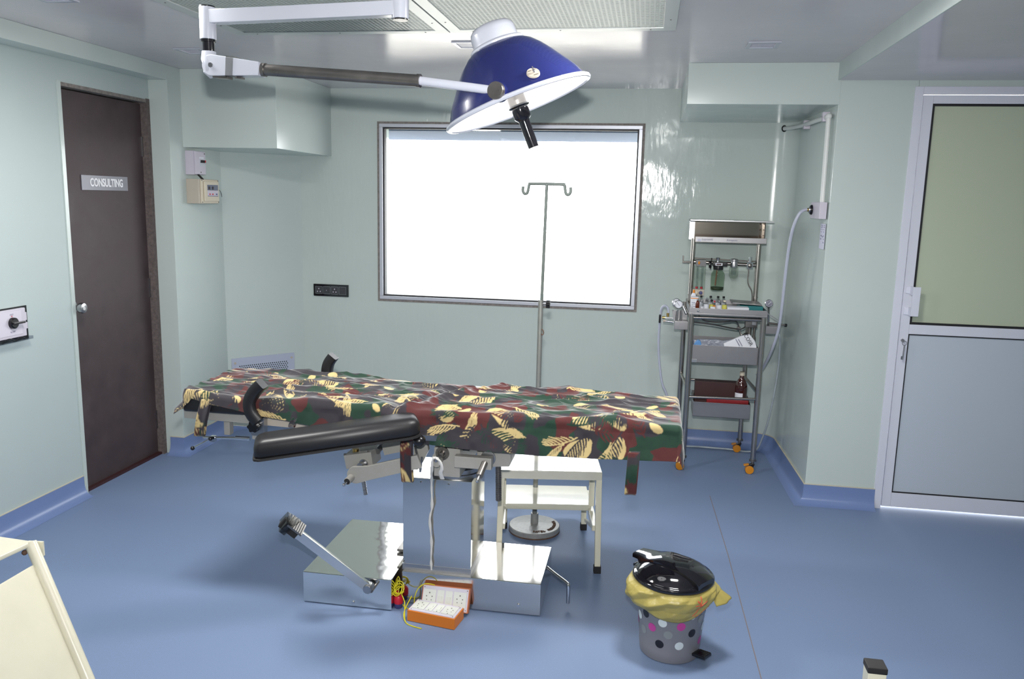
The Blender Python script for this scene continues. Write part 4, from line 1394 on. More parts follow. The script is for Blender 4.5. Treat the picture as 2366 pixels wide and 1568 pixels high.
def dot(cx_, cz_, m_, r=0.0155):
    """a flat printed dot wrapped on the body; cx_ is the angle"""
    mb_ = MB()
    n = 20
    cz_ += 0.022
    r0 = brad(cz_)
    vs = []
    for k in range(n):
        a_ = cx_ + r * math.cos(2 * math.pi * k / n) / r0
        z_ = cz_ + r * math.sin(2 * math.pi * k / n)
        R_ = brad(z_) + 0.0008
        vs.append(mb_.bm.verts.new((bx + R_ * math.sin(a_), by - R_ * math.cos(a_), z_)))
    c_ = mb_.bm.verts.new((bx + (r0 + 0.0008) * math.sin(cx_), by - (r0 + 0.0008) * math.cos(cx_), cz_))
    for k in range(n):
        mb_.bm.faces.new((c_, vs[k], vs[(k + 1) % n]))
    return mb_.build('printed_dot', m_, body)


BC = M
for a_, z_, c_ in ((-0.36, 0.05, 'dotblack'), (0.26, 0.052, 'dotwhite'), (-0.99, 0.078, 'dotgrey'), (-0.10, 0.092, 'dotgrey'), (0.66, 0.096, 'dotblack'), (-0.62, 0.105, 'pink'), (0.27, 0.127, 'pink'), (-0.28, 0.134, 'dotwhite'),
                   (-1.2, 0.122, 'dotwhite'), (-0.86, 0.146, 'dotblack'), (0.04, 0.163, 'dotblack'), (0.62, 0.165, 'dotwhite'), (0.98, 0.14, 'dotgrey'), (1.25, 0.10, 'dotwhite'), (-1.5, 0.09, 'pink'), (1.15, 0.05, 'pink'), (1.02, 0.19, 'pink'), (1.5, 0.15, 'dotblack'), (-1.55, 0.16, 'dotgrey')):
    dot(a_, z_, M[c_])
LZ = 0.282
lid = MB().lathe([(0.131, LZ - 0.006), (0.139, LZ - 0.008), (0.143, LZ - 0.002), (0.143, LZ + 0.006), (0.137, LZ + 0.012), (0.131, LZ + 0.013), (0.128, LZ + 0.016), (0.112, LZ + 0.031), (0.085, LZ + 0.044), (0.05, LZ + 0.052), (0, LZ + 0.055)], (bx, by, 0), (0, 0, 1), 64).build('lid', M['blackgloss'], bn, angle=50)
# raised band across the lid running to the hinge lug (behind-left)
hd = V(-0.80, 0.60, 0).normalized()
hs_ = V(-hd.y, hd.x, 0)
mb = MB()
rings = []
for k in range(22):
    l = -0.136 + 0.292 * k / 21
    zc_ = LZ + 0.0605 - 2.5 * max(0, abs(l + 0.0) - 0.02) ** 2 if l < 0.09 else LZ + 0.0605 - 2.5 * 0.07 ** 2 - (l - 0.09) * 0.10
    wd_ = 0.058 - 0.10 * max(0, -l - 0.02) if l < 0.04 else 0.058 - 0.20 * (l - 0.04)
    base_ = LZ + 0.006 if l < 0.12 else zc_ - 0.016
    c_ = V(bx, by, 0) + hd * l
    ring_ = []
    for sgn, zz_ in ((-1.0, base_), (-1.0, zc_ - 0.004), (-0.8, zc_), (0.8, zc_), (1.0, zc_ - 0.004), (1.0, base_)):
        q = c_ + hs_ * (sgn * wd_)
        ring_.append(mb.bm.verts.new((q.x, q.y, zz_)))
    rings.append(ring_)
for a, b in zip(rings, rings[1:]):
    for k in range(6):
        mb.bm.faces.new((a[k], a[(k + 1) % 6], b[(k + 1) % 6], b[k]))
mb.bm.faces.new(rings[0])
mb.bm.faces.new(rings[-1][::-1])
mb.build('lid_band', M['blackgloss'], lid, angle=40, label='raised band running to the hinge')
hp = V(bx, by, 0) + hd * 0.148
MB().cyl(V(hp.x, hp.y, LZ - 0.004) - hs_ * 0.03, V(hp.x, hp.y, LZ - 0.004) + hs_ * 0.03, 0.007, n=14).build('hinge', M['blackplastic'], bn)
hr = V(bx, by, 0) + hd * 0.130
MB().bar(V(hr.x, hr.y, 0.07), V(hr.x + hd.x * 0.01, hr.y + hd.y * 0.01, 0.215), 0.006, 0.005).cyl(V(hr.x, hr.y, 0.072) - hs_ * 0.006, V(hr.x, hr.y, 0.072) + hs_ * 0.006, 0.006, n=10).build('lifting_rod', M['blackplastic'], bn)
pd = V(0.80, -0.60, 0).normalized()
pdv = V(bx, by, 0) + pd * 0.10
pe = MB().obox(V(bx, by, 0.038) + pd * 0.135, (0.026, 0.022, 0.005), (pd + V(0, 0, 0.12)), V(-pd.y, pd.x, 0)).build('pedal', M['blackplastic'], bn, bevel=0.002)
for k in range(6):
    o_ = V(-pd.y, pd.x, 0) * (-0.018 + 0.0072 * k)
    MB().obox(V(bx, by, 0.0438) + pd * 0.138 + o_, (0.021, 0.0014, 0.0016), (pd + V(0, 0, 0.12)), V(-pd.y, pd.x, 0)).build('pedal_rib', M['blackplastic'], pe)
MB().lathe([(0.018, 0), (0.016, 0.006), (0, 0.007)], V(bx, by, 0.042) + pd * 0.098, pd, 18).build('pedal_opening', M['blackplastic'], bn)

# liner: crumpled ring of film folded over the rim, longer towards the front, with a loose flap at the right
nA, nB = 320, 60
aa = np.linspace(-np.pi, np.pi, nA)[:, None] * np.ones((1, nB))
bb = np.ones((nA, 1)) * np.linspace(0, 1, nB)[None, :]
ca = np.cos(aa)                                # angle from the front, positive to the right
front = np.clip((1 + np.cos(aa + 0.45)) / 2, 0, 1)
lowz = 0.262 - (0.034 + 0.056 * front ** 1.6) - 0.012 * np.sin(3 * aa + 0.6)
z0 = 0.289
zl = np.where(bb < 0.12, z0 - 0.012 * bb / 0.12, (z0 - 0.012) + (lowz - z0 + 0.012) * (bb - 0.12) / 0.88)


def facets(a, b, na, nb, seed):
    """creased random relief: straight-line interpolation between coarse random knots (wraps in a)"""
    rs = np.random.RandomState(seed)
    g = rs.rand(na, nb + 2) - 0.5
    x = (a / (2 * np.pi) * na) % na
    y = np.clip(b, 0, 1) * nb
    xi, yi = np.floor(x).astype(int), np.floor(y).astype(int)
    fx, fy = x - xi, y - yi
    A, B = g[xi % na, yi], g[(xi + 1) % na, yi]
    C, D = g[xi % na, yi + 1], g[(xi + 1) % na, yi + 1]
    return np.where(fx + fy < 1, A + (B - A) * fx + (C - A) * fy, D + (C - D) * (1 - fx) + (B - D) * (1 - fy))


crum = facets(aa + 0.4 * bb, bb, 17, 3, 5) * 0.026 + facets(aa - 0.3 * bb, bb, 34, 6, 6) * 0.010
wgt = np.clip(bb * 4, 0, 1)
left = np.exp(-((aa + 1.25) / 0.5) ** 2)
right = np.exp(-((aa - 1.15) / 0.30) ** 2)
bulge = np.sin(np.pi * np.clip((bb - 0.05) / 0.95, 0, 1)) ** 0.8
Rl = 0.104 + 0.085 * zl + 0.004 + wgt * (0.006 + 0.016 * bulge + crum * (0.35 + 0.65 * bulge) + 0.024 * left * bulge)
Rl = Rl + right * np.clip(bb * 1.3, 0, 1) * 0.016
zl = zl + right * np.clip(bb, 0, 1) * 0.012
Rl = np.maximum(Rl, 0.104 + 0.085 * zl + 0.0022)
Rl = np.where(bb < 0.06, np.minimum(Rl, 0.1285), Rl)
# close the seam of the crumple noise
wv = np.clip((np.pi - aa) / 0.5, 0, 1)
Rl = Rl * wv + Rl[0:1, :] * (1 - wv)
zl = zl * wv + zl[0:1, :] * (1 - wv)
Pl = np.stack([bx + Rl * np.sin(aa), by - Rl * np.cos(aa), zl], -1)
lnr = grid_mesh('bin_liner', Pl, None, M['liner'], None, (0.15, 2.762, 0.2))
so = lnr.modifiers.new('thickness', 'SOLIDIFY')
so.thickness = 0.0006
tag(lnr, 'crumpled yellow bin liner folded over the rim of the pedal bin', 'bin bag')

fa = np.linspace(1.12, 1.85, 26)[:, None] * np.ones((1, 16))
fb_ = np.ones((26, 1)) * np.linspace(0, 1, 16)[None, :]
fk = (fa - 1.12) / 0.73
fr_ = 0.124 + fb_ * (0.078 - 0.075 * np.abs(fk - 0.5)) + 0.004 * np.abs(np.sin(fk * 8)) * fb_
fz_ = 0.276 - 0.060 * fb_ * (1.1 - 0.3 * fk) + 0.006 * np.abs(np.sin(fk * 7 + 1)) * fb_
flap = grid_mesh('loose_flap', np.stack([bx + fr_ * np.sin(fa), by - fr_ * np.cos(fa), fz_], -1), None, M['liner'], lnr, (0.15, 2.762, 0.2))
fso = flap.modifiers.new('thickness', 'SOLIDIFY')
fso.thickness = 0.0006


def lpt(a_, b_, lift=0.0012):
    i = int(round((a_ + math.pi) / (2 * math.pi) * (nA - 1)))
    j = int(round(b_ * (nB - 1)))
    p = Vector(Pl[i, j])
    d = (p - V(bx, by, p.z)).normalized()
    return p + d * lift


mk = MB()


def pr_line(ln, r, n=14):
    pts = []
    for (a0, b0), (a1, b1) in zip(ln, ln[1:]):
        for k in range(n):
            t = k / n
            pts.append(lpt(a0 + (a1 - a0) * t, b0 + (b1 - b0) * t, -0.0006))
    pts.append(lpt(ln[-1][0], ln[-1][1], -0.0006))
    mk.tube(pts, r, 6)


for ln, r in ((((0.66, 0.22), (0.64, 0.55)), 0.0028), (((0.48, 0.42), (0.66, 0.5), (0.82, 0.44)), 0.0026), (((0.54, 0.3), (0.65, 0.48)), 0.003), (((0.65, 0.52), (0.60, 0.74), (0.50, 0.84)), 0.0024), (((0.28, 0.84), (0.36, 0.99)), 0.0012), (((0.44, 0.62), (0.48, 0.7)), 0.0012)):
    pr_line(ln, r)
for k in range(7):
    a_ = 0.58 + 0.055 * k
    pr_line([(a_, 0.90 - 0.008 * k), (a_ + 0.015, 0.95 - 0.008 * k), (a_ + 0.03, 0.90 - 0.008 * k)], 0.0018, 4)
pm = mk.build('red_print', M['redprint'], lnr, label='red printed symbol and lettering on the film')
pm['kind'] = 'stuff'
for v_ in pm.data.vertices:
    pass
# ------------------------------------------------------------------ anaesthesia trolley
tr = thing('anaesthesia_trolley', 'stainless tube anaesthesia trolley with gauges and glass jars in the right corner', 'trolley', (0.47, 5.04, 0))
legs = {'fl': (0.277, 4.815), 'fr': (0.685, 4.835), 'br': (0.655, 5.262), 'bl': (0.257, 5.262)}
for k_, (x, y) in legs.items():
    ztop = 0.952 if k_[0] == 'f' else 0.965
    l_ = MB().cyl((x, y, 0.075), (x, y, ztop), 0.0155, n=20).build('leg', M['tubesteel'], tr)
    c = MB().cyl((x, y, 0.078), (x, y, 0.088), 0.021, n=20).cyl((x, y, 0.058), (x, y, 0.078), 0.009, n=12)
    c.build('caster_collar', M['dullsteel'], l_)
    MB().prism([(x - 0.005, 0.062), (x - 0.03, 0.05), (x - 0.022, 0.022), (x - 0.012, 0.02), (x + 0.004, 0.04), (x + 0.012, 0.062)], 'y', y - 0.014, y + 0.014).build('caster_fork', M['blackplastic'], l_, bevel=0.002)
    MB().cyl((x - 0.016, y - 0.018, 0.025), (x - 0.016, y + 0.018, 0.025), 0.025, n=24).build('caster_wheel', M['yellowcaster'], l_, bevel=0.003)
    MB().obox((x - 0.036, y, 0.053), (0.015, 0.012, 0.004), (1, 0, 0.25), (0, 1, 0)).build('caster_brake', M['yellowcaster'], l_, bevel=0.002)


def hrail(name, a, b, r=0.008):
    MB().cyl(a, b, r, n=14).build(name, M['tubesteel'], tr)


hrail('front_rail', (0.277, 4.815, 0.926), (0.685, 4.835, 0.926), 0.0095)
hrail('front_rail', (0.277, 4.815, 0.451), (0.685, 4.835, 0.455), 0.008)
hrail('back_rail', (0.257, 5.262, 0.462), (0.655, 5.262, 0.462), 0.008)
hrail('back_rail', (0.257, 5.262, 0.93), (0.655, 5.262, 0.93), 0.0095)
for z in (0.926, 0.50):
    hrail('side_rail', (0.277, 4.815, z), (0.257, 5.262, z), 0.0085)
    hrail('side_rail', (0.685, 4.835, z), (0.655, 5.262, z), 0.0085)
tray = MB().box(0.262, 0.702, 4.80, 5.28, 0.944, 0.956)
tray.box(0.262, 0.702, 4.80, 4.806, 0.956, 0.984).box(0.262, 0.702, 5.274, 5.28, 0.956, 0.984).box(0.262, 0.268, 4.806, 5.274, 0.956, 0.984).box(0.696, 0.702, 4.806, 5.274, 0.956, 0.984)
tray.build('top_tray', M['brushed'], tr, bevel=0.0015)
MB().sphere((0.312, 4.797, 0.968), 0.007, 12, 0.9).build('tray_stud', M['chrome'], tr)
UY = 5.16
for x in (0.281, 0.672):
    p_ = MB().cyl((x, UY, 0.957), (x, UY, 1.37), 0.0145, n=20).cyl((x, UY, 1.018), (x, UY, 1.026), 0.0165, n=20).build('upper_post', M['tubesteel'], tr)
# cubby shelf on top
cb = MB().box(0.283, 0.70, UY - 0.11, UY + 0.09, 1.366, 1.370).box(0.283, 0.70, UY + 0.084, UY + 0.09, 1.37, 1.478)
cb.box(0.283, 0.289, UY - 0.03, UY + 0.084, 1.37, 1.478).box(0.694, 0.70, UY - 0.03, UY + 0.084, 1.37, 1.478).box(0.283, 0.70, UY - 0.112, UY - 0.108, 1.352, 1.386)
shf = cb.build('shelf_box', M['cubby'], tr, label='polished open shelf box')
MB().box(0.286, 0.699, UY - 0.1135, UY - 0.112, 1.355, 1.385).build('shelf_lip', M['brushed'], shf)
MB().prism([(0.25, 1.479), (0.735, 1.479), (0.735, 1.487), (0.25, 1.487)], 'y', UY - 0.12, UY + 0.10).build('top_plate', M['satin'], shf, bevel=0.001)
MB().box(0.255, 0.283, UY + 0.06, UY + 0.085, 1.36, 1.479).build('side_plate', M['satin'], shf)
for z in (1.395, 1.43, 1.465):
    MB().sphere((0.683, UY + 0.083, z), 0.004, 8).build('rivet', M['rust'], shf)
text('Suprastill', 0.018, M['ink'], 'pen_lettering', shf, (0.355, UY - 0.1142, 1.3705), (1, 0, 0), (0, 0, 1), 0.0002)
text('Kimport', 0.018, M['ink'], 'pen_lettering', shf, (0.50, UY - 0.1142, 1.3695), (1, 0, 0), (0, 0, 1), 0.0002)
MB().box(0.298, 0.32, UY - 0.1142, UY - 0.1134, 1.358, 1.372).build('paper_scrap', M['paper'], shf)
# gas rail
GZ = 1.222
MB().cyl((0.281, UY, GZ + 0.026), (0.672, UY, GZ + 0.018), 0.0045, n=12).build('gas_rail', M['dullsteel'], tr)
MB().cyl((0.281, UY, GZ + 0.004), (0.672, UY, GZ - 0.004), 0.0115, n=18).build('gas_manifold', M['tubesteel'], tr)
MB().cyl((0.225, UY, GZ), (0.281, UY, GZ + 0.002), 0.007, n=12).cyl((0.225, UY, GZ - 0.006), (0.225, UY, GZ + 0.040), 0.004, n=10).build('tommy_bar', M['dullsteel'], tr)
# rotameter block
rx0, rx1 = 0.298, 0.362
rt = MB().box(rx0 + 0.004, rx1, UY - 0.045, UY - 0.012, 1.203, 1.242).build('flowmeter_head', M['greydark'], tr, bevel=0.002)
MB().sphere((rx0 + 0.022, UY - 0.046, 1.224), 0.006, 10, 1.8).build('indicator', M['labelorange'], rt)
MB().box(rx0 - 0.003, rx1 + 0.001, UY - 0.042, UY - 0.015, 1.062, 1.204).build('flowmeter_case', M['jarglass'], rt)
for x in (rx0 + 0.017, rx0 + 0.046):
    MB().cyl((x, UY - 0.028, 1.07), (x, UY - 0.028, 1.203), 0.0065, n=12).build('flow_tube', M['vial'], rt)
    MB().cyl((x, UY - 0.028, 1.064), (x, UY - 0.028, 1.076), 0.008, n=12).build('tube_seat', M['red'], rt)
fbk = MB().box(rx0 - 0.006, rx1 - 0.001, UY - 0.045, UY - 0.012, 1.022, 1.061).build('valve_block', M['beige'], tr, bevel=0.002)
for x, mm in ((rx0 + 0.014, 'plasticcream'), (rx0 + 0.042, 'navy')):
    MB().cyl((x, UY - 0.046, 1.041), (x, UY - 0.062, 1.041), 0.0105, n=18).build('flow_knob', M[mm], fbk, bevel=0.002)
MB().cyl((rx0 + 0.02, UY - 0.03, 0.985), (rx0 + 0.02, UY - 0.03, 1.022), 0.003, n=10).build('feed_pipe', M['dullsteel'], tr)
# bubble jar
jx, jy = 0.437, UY - 0.035
jar = MB().lathe([(0, 1.060), (0.034, 1.060), (0.040, 1.064), (0.041, 1.075), (0.041, 1.155), (0.038, 1.168), (0.030, 1.176), (0.028, 1.188)], (jx, jy, 0), (0, 0, 1), 36).build('bubble_jar', M['jargreen'], tr, label='large clear greenish glass jar')
MB().lathe([(0, 1.0615), (0.034, 1.0615), (0.0385, 1.066), (0.0385, 1.079), (0, 1.079)], (jx, jy, 0), (0, 0, 1), 32).build('jar_residue', mat('dark green residue', (44, 54, 30), 0.5), jar)
MB().cyl((jx - 0.012, jy, 1.088), (jx - 0.006, jy, 1.19), 0.0045, n=12).build('dip_tube', mat('red brown tube', (140, 92, 70), 0.4), jar)
MB().cyl((jx, jy, 1.186), (jx, jy, 1.207), 0.0305, n=28).build('jar_cap', M['blackplastic'], jar, bevel=0.002)
hd_ = MB().box(jx - 0.036, jx + 0.052, jy - 0.02, jy + 0.02, 1.206, 1.232).build('vaporiser_head', M['blackplastic'], tr, bevel=0.004)
MB().box(jx - 0.02, jx + 0.022, jy - 0.0215, jy - 0.02, 1.211, 1.227).build('head_label', M['labelwhite'], hd_, bevel=0.0005)
MB().box(jx - 0.014, jx + 0.015, jy - 0.0222, jy - 0.0214, 1.2145, 1.2235).build('label_print', M['maroonbox'], hd_)
MB().lathe([(0, -0.008), (0.021, -0.008), (0.022, 0.0), (0.02, 0.008), (0, 0.008)], (jx - 0.05, jy, 1.216), (1, 0, 0.05), 20).build('control_wheel', M['blackplastic'], hd_)
MB().cyl((jx - 0.046, jy - 0.005, 1.188), (jx - 0.043, jy - 0.005, 1.256), 0.004, n=10).build('control_lever', M['blackplastic'], hd_)
MB().lathe([(0, 1.232), (0.01, 1.232), (0.0085, 1.247), (0.0125, 1.258), (0, 1.259)], (jx - 0.005, jy, 0), (0, 0, 1), 16).build('filler_plug', M['satin'], hd_)
# small bowl jar
vx, vy = 0.530, UY - 0.03
bj = MB().lathe([(0, 1.133), (0.015, 1.135), (0.024, 1.143), (0.0275, 1.155), (0.0275, 1.20), (0.026, 1.205)], (vx, vy, 0), (0, 0, 1), 28).build('bowl_jar', M['jarglass'], tr, label='small round bottomed clear glass jar')
MB().lathe([(0, 1.16), (0.014, 1.16), (0.016, 1.163), (0.016, 1.2), (0, 1.2)], (vx, vy, 0), (0, 0, 1), 20).build('inner_cup', M['vial'], bj)
MB().lathe([(0, 1.203), (0.021, 1.203), (0.022, 1.21), (0.02, 1.235), (0.018, 1.241), (0.026, 1.244), (0.024, 1.251), (0.012, 1.255), (0, 1.256)], (vx, vy, 0), (0, 0, 1), 24).build('bowl_head', M['satin'], bj)
# cube valve and its pipe
cv = MB().box(0.605, 0.642, UY - 0.035, UY + 0.0, 1.198, 1.238).build('cube_valve', M['chrome'], tr, bevel=0.002)
MB().lathe([(0, -0.004), (0.008, -0.004), (0.013, -0.001), (0.014, 0.003), (0, 0.003)], (0.6235, UY - 0.037, 1.216), (0, 1, 0), 20).build('valve_button', M['dullsteel'], cv)
MB().cyl((0.624, UY - 0.018, 1.237), (0.624, UY - 0.018, 1.268), 0.0105, n=18).build('valve_stem', M['chrome'], cv)
MB().tube([V(0.618, UY - 0.02, 1.20), V(0.620, UY - 0.02, 1.17), V(0.618, UY - 0.02, 1.13), V(0.627, UY - 0.02, 1.095), V(0.645, UY - 0.02, 1.065), V(0.652, UY - 0.02, 1.02), V(0.652, UY - 0.02, 0.957)], 0.0035, 10, 5).build('copper_pipe', M['dullsteel'], tr)
# pipes below the tray
for pp in ([at(1612, 722, y=4.95), at(1625, 739, y=4.95), at(1660, 744, y=4.95), at(1695, 741, y=4.96), at(1705, 748, y=4.97), at(1711, 770, y=4.97), at(1716, 774, y=4.97), at(1722, 770, y=5.0), at(1735, 771, y=5.0)],
           [at(1603, 744, y=4.93), at(1650, 750, y=4.93), at(1690, 758, y=4.95), at(1712, 760, y=4.96), at(1724, 752, y=4.98), at(1729, 738, y=5.0)]):
    MB().tube(pp, 0.0042, 8, 5).build('gas_pipe', M['dullsteel'], tr)
MB().obox(at(1707, 757, y=4.955), (0.012, 0.008, 0.005), (1, 0, -0.1), (0, 1, 0)).build('pipe_union', M['dullsteel'], tr, bevel=0.001)
rg = MB().box(0.603, 0.672, 4.97, 5.03, 0.858, 0.943).build('regulator', M['dullsteel'], tr, bevel=0.004)
q = at(1742, 745, y=4.96)
MB().obox(q, (0.012, 0.012, 0.014), (1, 0, 0), (0, 1, 0)).build('regulator_nut', M['satin'], rg, bevel=0.001)
MB().cyl((0.632, 5.0, 0.79), (0.632, 5.0, 0.858), 0.013, n=16).cyl((0.66, 5.0, 0.80), (0.66, 5.0, 0.858), 0.008, n=14).cyl((0.66, 5.0, 0.77), (0.66, 5.0, 0.80), 0.012, n=14).build('regulator_port', M['dullsteel'], rg)
# left yoke with twin gauges
yk = MB().box(0.185, 0.266, 4.91, 4.98, 0.836, 0.886).box(0.178, 0.262, 4.975, 4.98, 0.886, 0.945).build('yoke_block', M['brushed'], tr, bevel=0.002, label='left yoke block')
MB().prism([(0.168, 0.946), (0.178, 0.946), (0.192, 0.886), (0.178, 0.886)], 'y', 4.91, 4.975).build('yoke_cheek', M['brushed'], yk)


def gauge(c, r, ndl, par, face, dark=False):
    n_ = V(-0.12, -1, 0.1).normalized()
    g_ = MB().lathe([(0, -0.022), (r * 0.9, -0.022), (r, -0.018), (r, 0.0), (r * 0.9, 0.003), (r * 0.86, 0.001), (0, 0.001)], c, n_, 28).build('gauge', M['chrome'], par)
    MB().lathe([(0, 0.0022), (r * 0.84, 0.0018)], c, n_, 28).build('gauge_face', face, g_)
    e1 = n_.cross(V(0, 0, 1)).normalized()
    e2 = e1.cross(n_)
    dn = (e1 * math.cos(ndl) + e2 * math.sin(ndl))
    MB().bar(c + n_ * 0.0032 - dn * r * 0.35, c + n_ * 0.0032 + dn * r * 0.65, 0.0018, 0.0008, n_).build('needle', M['slot'] if not dark else M['labelwhite'], g_)
    for k in range(9):
        a = math.radians(-40 + 260 * k / 8)
        e_ = e1 * math.cos(a) + e2 * math.sin(a)
        MB().bar(c + n_ * 0.0028 + e_ * r * 0.64, c + n_ * 0.0028 + e_ * r * 0.78, 0.0014, 0.0006, n_).build('tick', M['slot'] if not dark else M['labelwhite'], g_)
    return g_


gauge(at(1563, 699, y=4.96), 0.026, 0.8, yk, M['labelwhite'])
gauge(at(1568, 703, y=4.915), 0.0255, 0.9, yk, M['labelwhite'])
MB().cyl(at(1565, 716, y=4.93), at(1563, 741, y=4.93), 0.006, n=14).cyl(at(1574, 716, y=4.96), at(1573, 741, y=4.96), 0.006, n=14).build('gauge_stem', M['satin'], yk)
MB().cyl(at(1578, 706, y=4.90), at(1586, 725, y=4.88), 0.0085, 0.0075, 14).build('yoke_handle', M['satin'], yk, bevel=0.001)
MB().cyl(at(1558, 735, y=4.93), at(1532, 734, y=4.93), 0.0055, n=12).build('yoke_spindle', M['satin'], yk)
MB().cyl(at(1556, 744, y=4.92), at(1536, 741, y=4.92), 0.0065, n=12).build('yoke_spindle', M['satin'], yk)
MB().cyl(at(1537, 733, y=4.93), at(1530, 733, y=4.93), 0.0075, n=12).build('spindle_nut', M['brass'], yk)
MB().cyl(at(1538, 741, y=4.92), at(1532, 741, y=4.92), 0.0085, n=12).build('spindle_nut', M['beige'], yk)
wh = MB()
for vv in (729, 736, 743):
    wh.sphere(at(1524.5, vv, y=4.93), 0.0085, 12)
MB().obox(at(1524.5, 736, y=4.93), (0.006, 0.008, 0.026), (1, 0, 0), (0, 1, 0)).build('hand_wheel', M['blackplastic'], yk, bevel=0.004)
wh.bm.free()
MB().cyl(at(1543, 731, y=4.93), at(1543, 723, y=4.93), 0.008, n=12).build('hose_barb', M['brass'], yk)
# right yoke with gauge
yr = MB().box(0.716, 0.786, 4.93, 5.02, 0.832, 0.878).build('yoke_block', M['brushed'], tr, bevel=0.002, label='right yoke block')
MB().bar((0.708, 4.90, 0.962), (0.80, 4.90, 0.905), 0.05, 0.004).build('slant_plate', M['satin'], yr)
gauge(at(1777, 701, y=4.9), 0.0235, 2.4, yr, mat('dark gauge face', (70, 74, 96), 0.4), True)
MB().cyl((0.722, 4.915, 0.99), (0.732, 4.96, 0.88), 0.006, n=12).build('gauge_stem', M['satin'], yr)
MB().cyl((0.73, 4.95, 0.895), (0.835, 4.95, 0.885), 0.006, n=12).build('yoke_spindle', M['dullsteel'], yr)
MB().cyl((0.824, 4.95, 0.886), (0.838, 4.95, 0.885), 0.0095, n=14).build('spindle_knob', M['blackplastic'], yr, bevel=0.002)


def basket(name, x0, x1, y0, y1, z0, z1, zb, label):
    mb_ = MB().box(x0, x1, y0, y1, z0, z0 + 0.003).box(x0, x1, y0, y0 + 0.003, z0, z1).box(x0, x1, y1 - 0.003, y1, z0, zb)
    for xx in (x0, x1 - 0.003):
        mb_.prism([(y0 + 0.003, z0), (y1 - 0.003, z0), (y1 - 0.003, zb), (y0 + 0.003, z1)], 'x', xx, xx + 0.003)
    return mb_.build(name, M['brushed'], tr, bevel=0.0008, label=label)


bk1 = basket('basket', 0.297, 0.672, 4.855, 5.10, 0.652, 0.758, 0.775, 'upper sheet steel basket')
MB().box(0.296, 0.325, 4.845, 4.858, 0.655, 0.672).build('basket_tab', M['satin'], bk1)
MB().box(0.553, 0.5545, 4.8538, 4.855, 0.655, 0.757).build('basket_seam', M['satin'], bk1)
bk2 = basket('basket', 0.322, 0.655, 4.88, 5.10, 0.318, 0.408, 0.43, 'lower sheet steel basket')
for x in (0.318, 0.652):
    MB().box(x, x + 0.004, 4.9, 5.26, 0.40, 0.412).build('basket_hanger', M['satin'], bk2)
    MB().box(x, x + 0.004, 5.25, 5.26, 0.40, 0.46).build('basket_hanger', M['satin'], bk2)
for x in (0.293, 0.672):
    MB().box(x, x + 0.004, 4.87, 5.26, 0.70, 0.712).build('basket_hanger', M['satin'], bk1)

# things in the baskets and on the tray
t = thing('plastic_packet', 'white printed packet propped in the upper steel basket', 'packet', (0.6, 4.93, 0.655))
a_, b_, c_, d_ = at(1672, 793, y=4.885), at(1712, 776, y=4.93), at(1744, 787, y=4.93), at(1748, 800, y=4.88)
pk = MB()
pk.faces([a_, b_, at(1732, 772, y=4.95), c_, d_, V(0.655, 4.88, 0.66), V(0.50, 4.88, 0.66)] + [p + V(0.002, 0.016, 0) for p in (a_, b_, at(1732, 772, y=4.95), c_, d_, V(0.655, 4.88, 0.66), V(0.50, 4.88, 0.66))],
         [(0, 1, 2, 3, 4, 5, 6), (13, 12, 11, 10, 9, 8, 7)] + [(k, (k + 1) % 7, (k + 1) % 7 + 7, k + 7) for k in range(7)])
pk.build('packet_body', M['labelwhite'], t, bevel=0.002)
text('COSR', 0.03, M['slot'], 'lettering', t, at(1729, 785, y=4.885), V(0.55, 0.1, -0.84), V(0.84, 0.05, 0.55), 0.0004)
for du in (0, 6):
    MB().bar(at(1700 + du, 783, y=4.915), at(1709 + du, 799, y=4.88), 0.003, 0.001, (0, -1, 0)).build('print_line', M['ink'], t)
t = MB()
pw = [(0.302, 0.662), (0.56, 0.662), (0.555, 0.775), (0.53, 0.782), (0.48, 0.772), (0.44, 0.778), (0.36, 0.774), (0.306, 0.77)]
t.prism(pw, 'y', 4.965, 4.99)
tag(t.build('clear_bag', M['bagwhite'], bevel=0.006, loc=(0.43, 4.975, 0.66)), 'clear plastic bag lying along the upper steel basket', 'plastic bag')
t = MB()
t.prism([(0.302, 0.66), (0.345, 0.66), (0.347, 0.766), (0.338, 0.783), (0.326, 0.787), (0.312, 0.775), (0.303, 0.757)], 'y', 4.868, 4.892)
tag(t.build('blue_wrapper', M['bluefilm'], bevel=0.004, loc=(0.32, 4.88, 0.66)), 'crumpled blue wrapper at the left end of the upper basket', 'wrapper')
tag(MB().box(0.335, 0.60, 5.02, 5.085, 0.322, 0.505).build('dark_carton', M['maroonbox'], bevel=0.002, loc=(0.46, 5.05, 0.322)), 'dark maroon carton standing at the back of the lower basket', 'carton')
tag(MB().box(0.40, 0.645, 4.895, 4.93, 0.322, 0.428).build('red_case', M['redcase'], bevel=0.004, loc=(0.5, 4.91, 0.322)), 'flat red case lying across the front of the lower basket', 'case')
bt_ = thing('brown_bottle', 'brown glass bottle with cream cap standing in the lower basket', 'bottle', (0.605, 4.97, 0.322))
MB().lathe([(0, 0.322), (0.034, 0.322), (0.036, 0.327), (0.036, 0.49), (0.033, 0.515), (0.024, 0.538), (0.014, 0.553), (0.0125, 0.575), (0, 0.575)], (0.605, 4.97, 0), (0, 0, 1), 32).build('bottle_body', M['brownglass'], bt_)
MB().cyl((0.605, 4.97, 0.566), (0.605, 4.97, 0.588), 0.0145, n=22).build('cap', M['plasticcream'], bt_, bevel=0.001)
lb_ = MB()
n_ = 12
vs_ = []
for zz_ in (0.36, 0.462):
    vs_.append([lb_.bm.verts.new((0.605 + 0.0365 * math.sin(a), 4.97 - 0.0365 * math.cos(a), zz_)) for a in [-1.3 + 1.5 * k / n_ for k in range(n_ + 1)]])
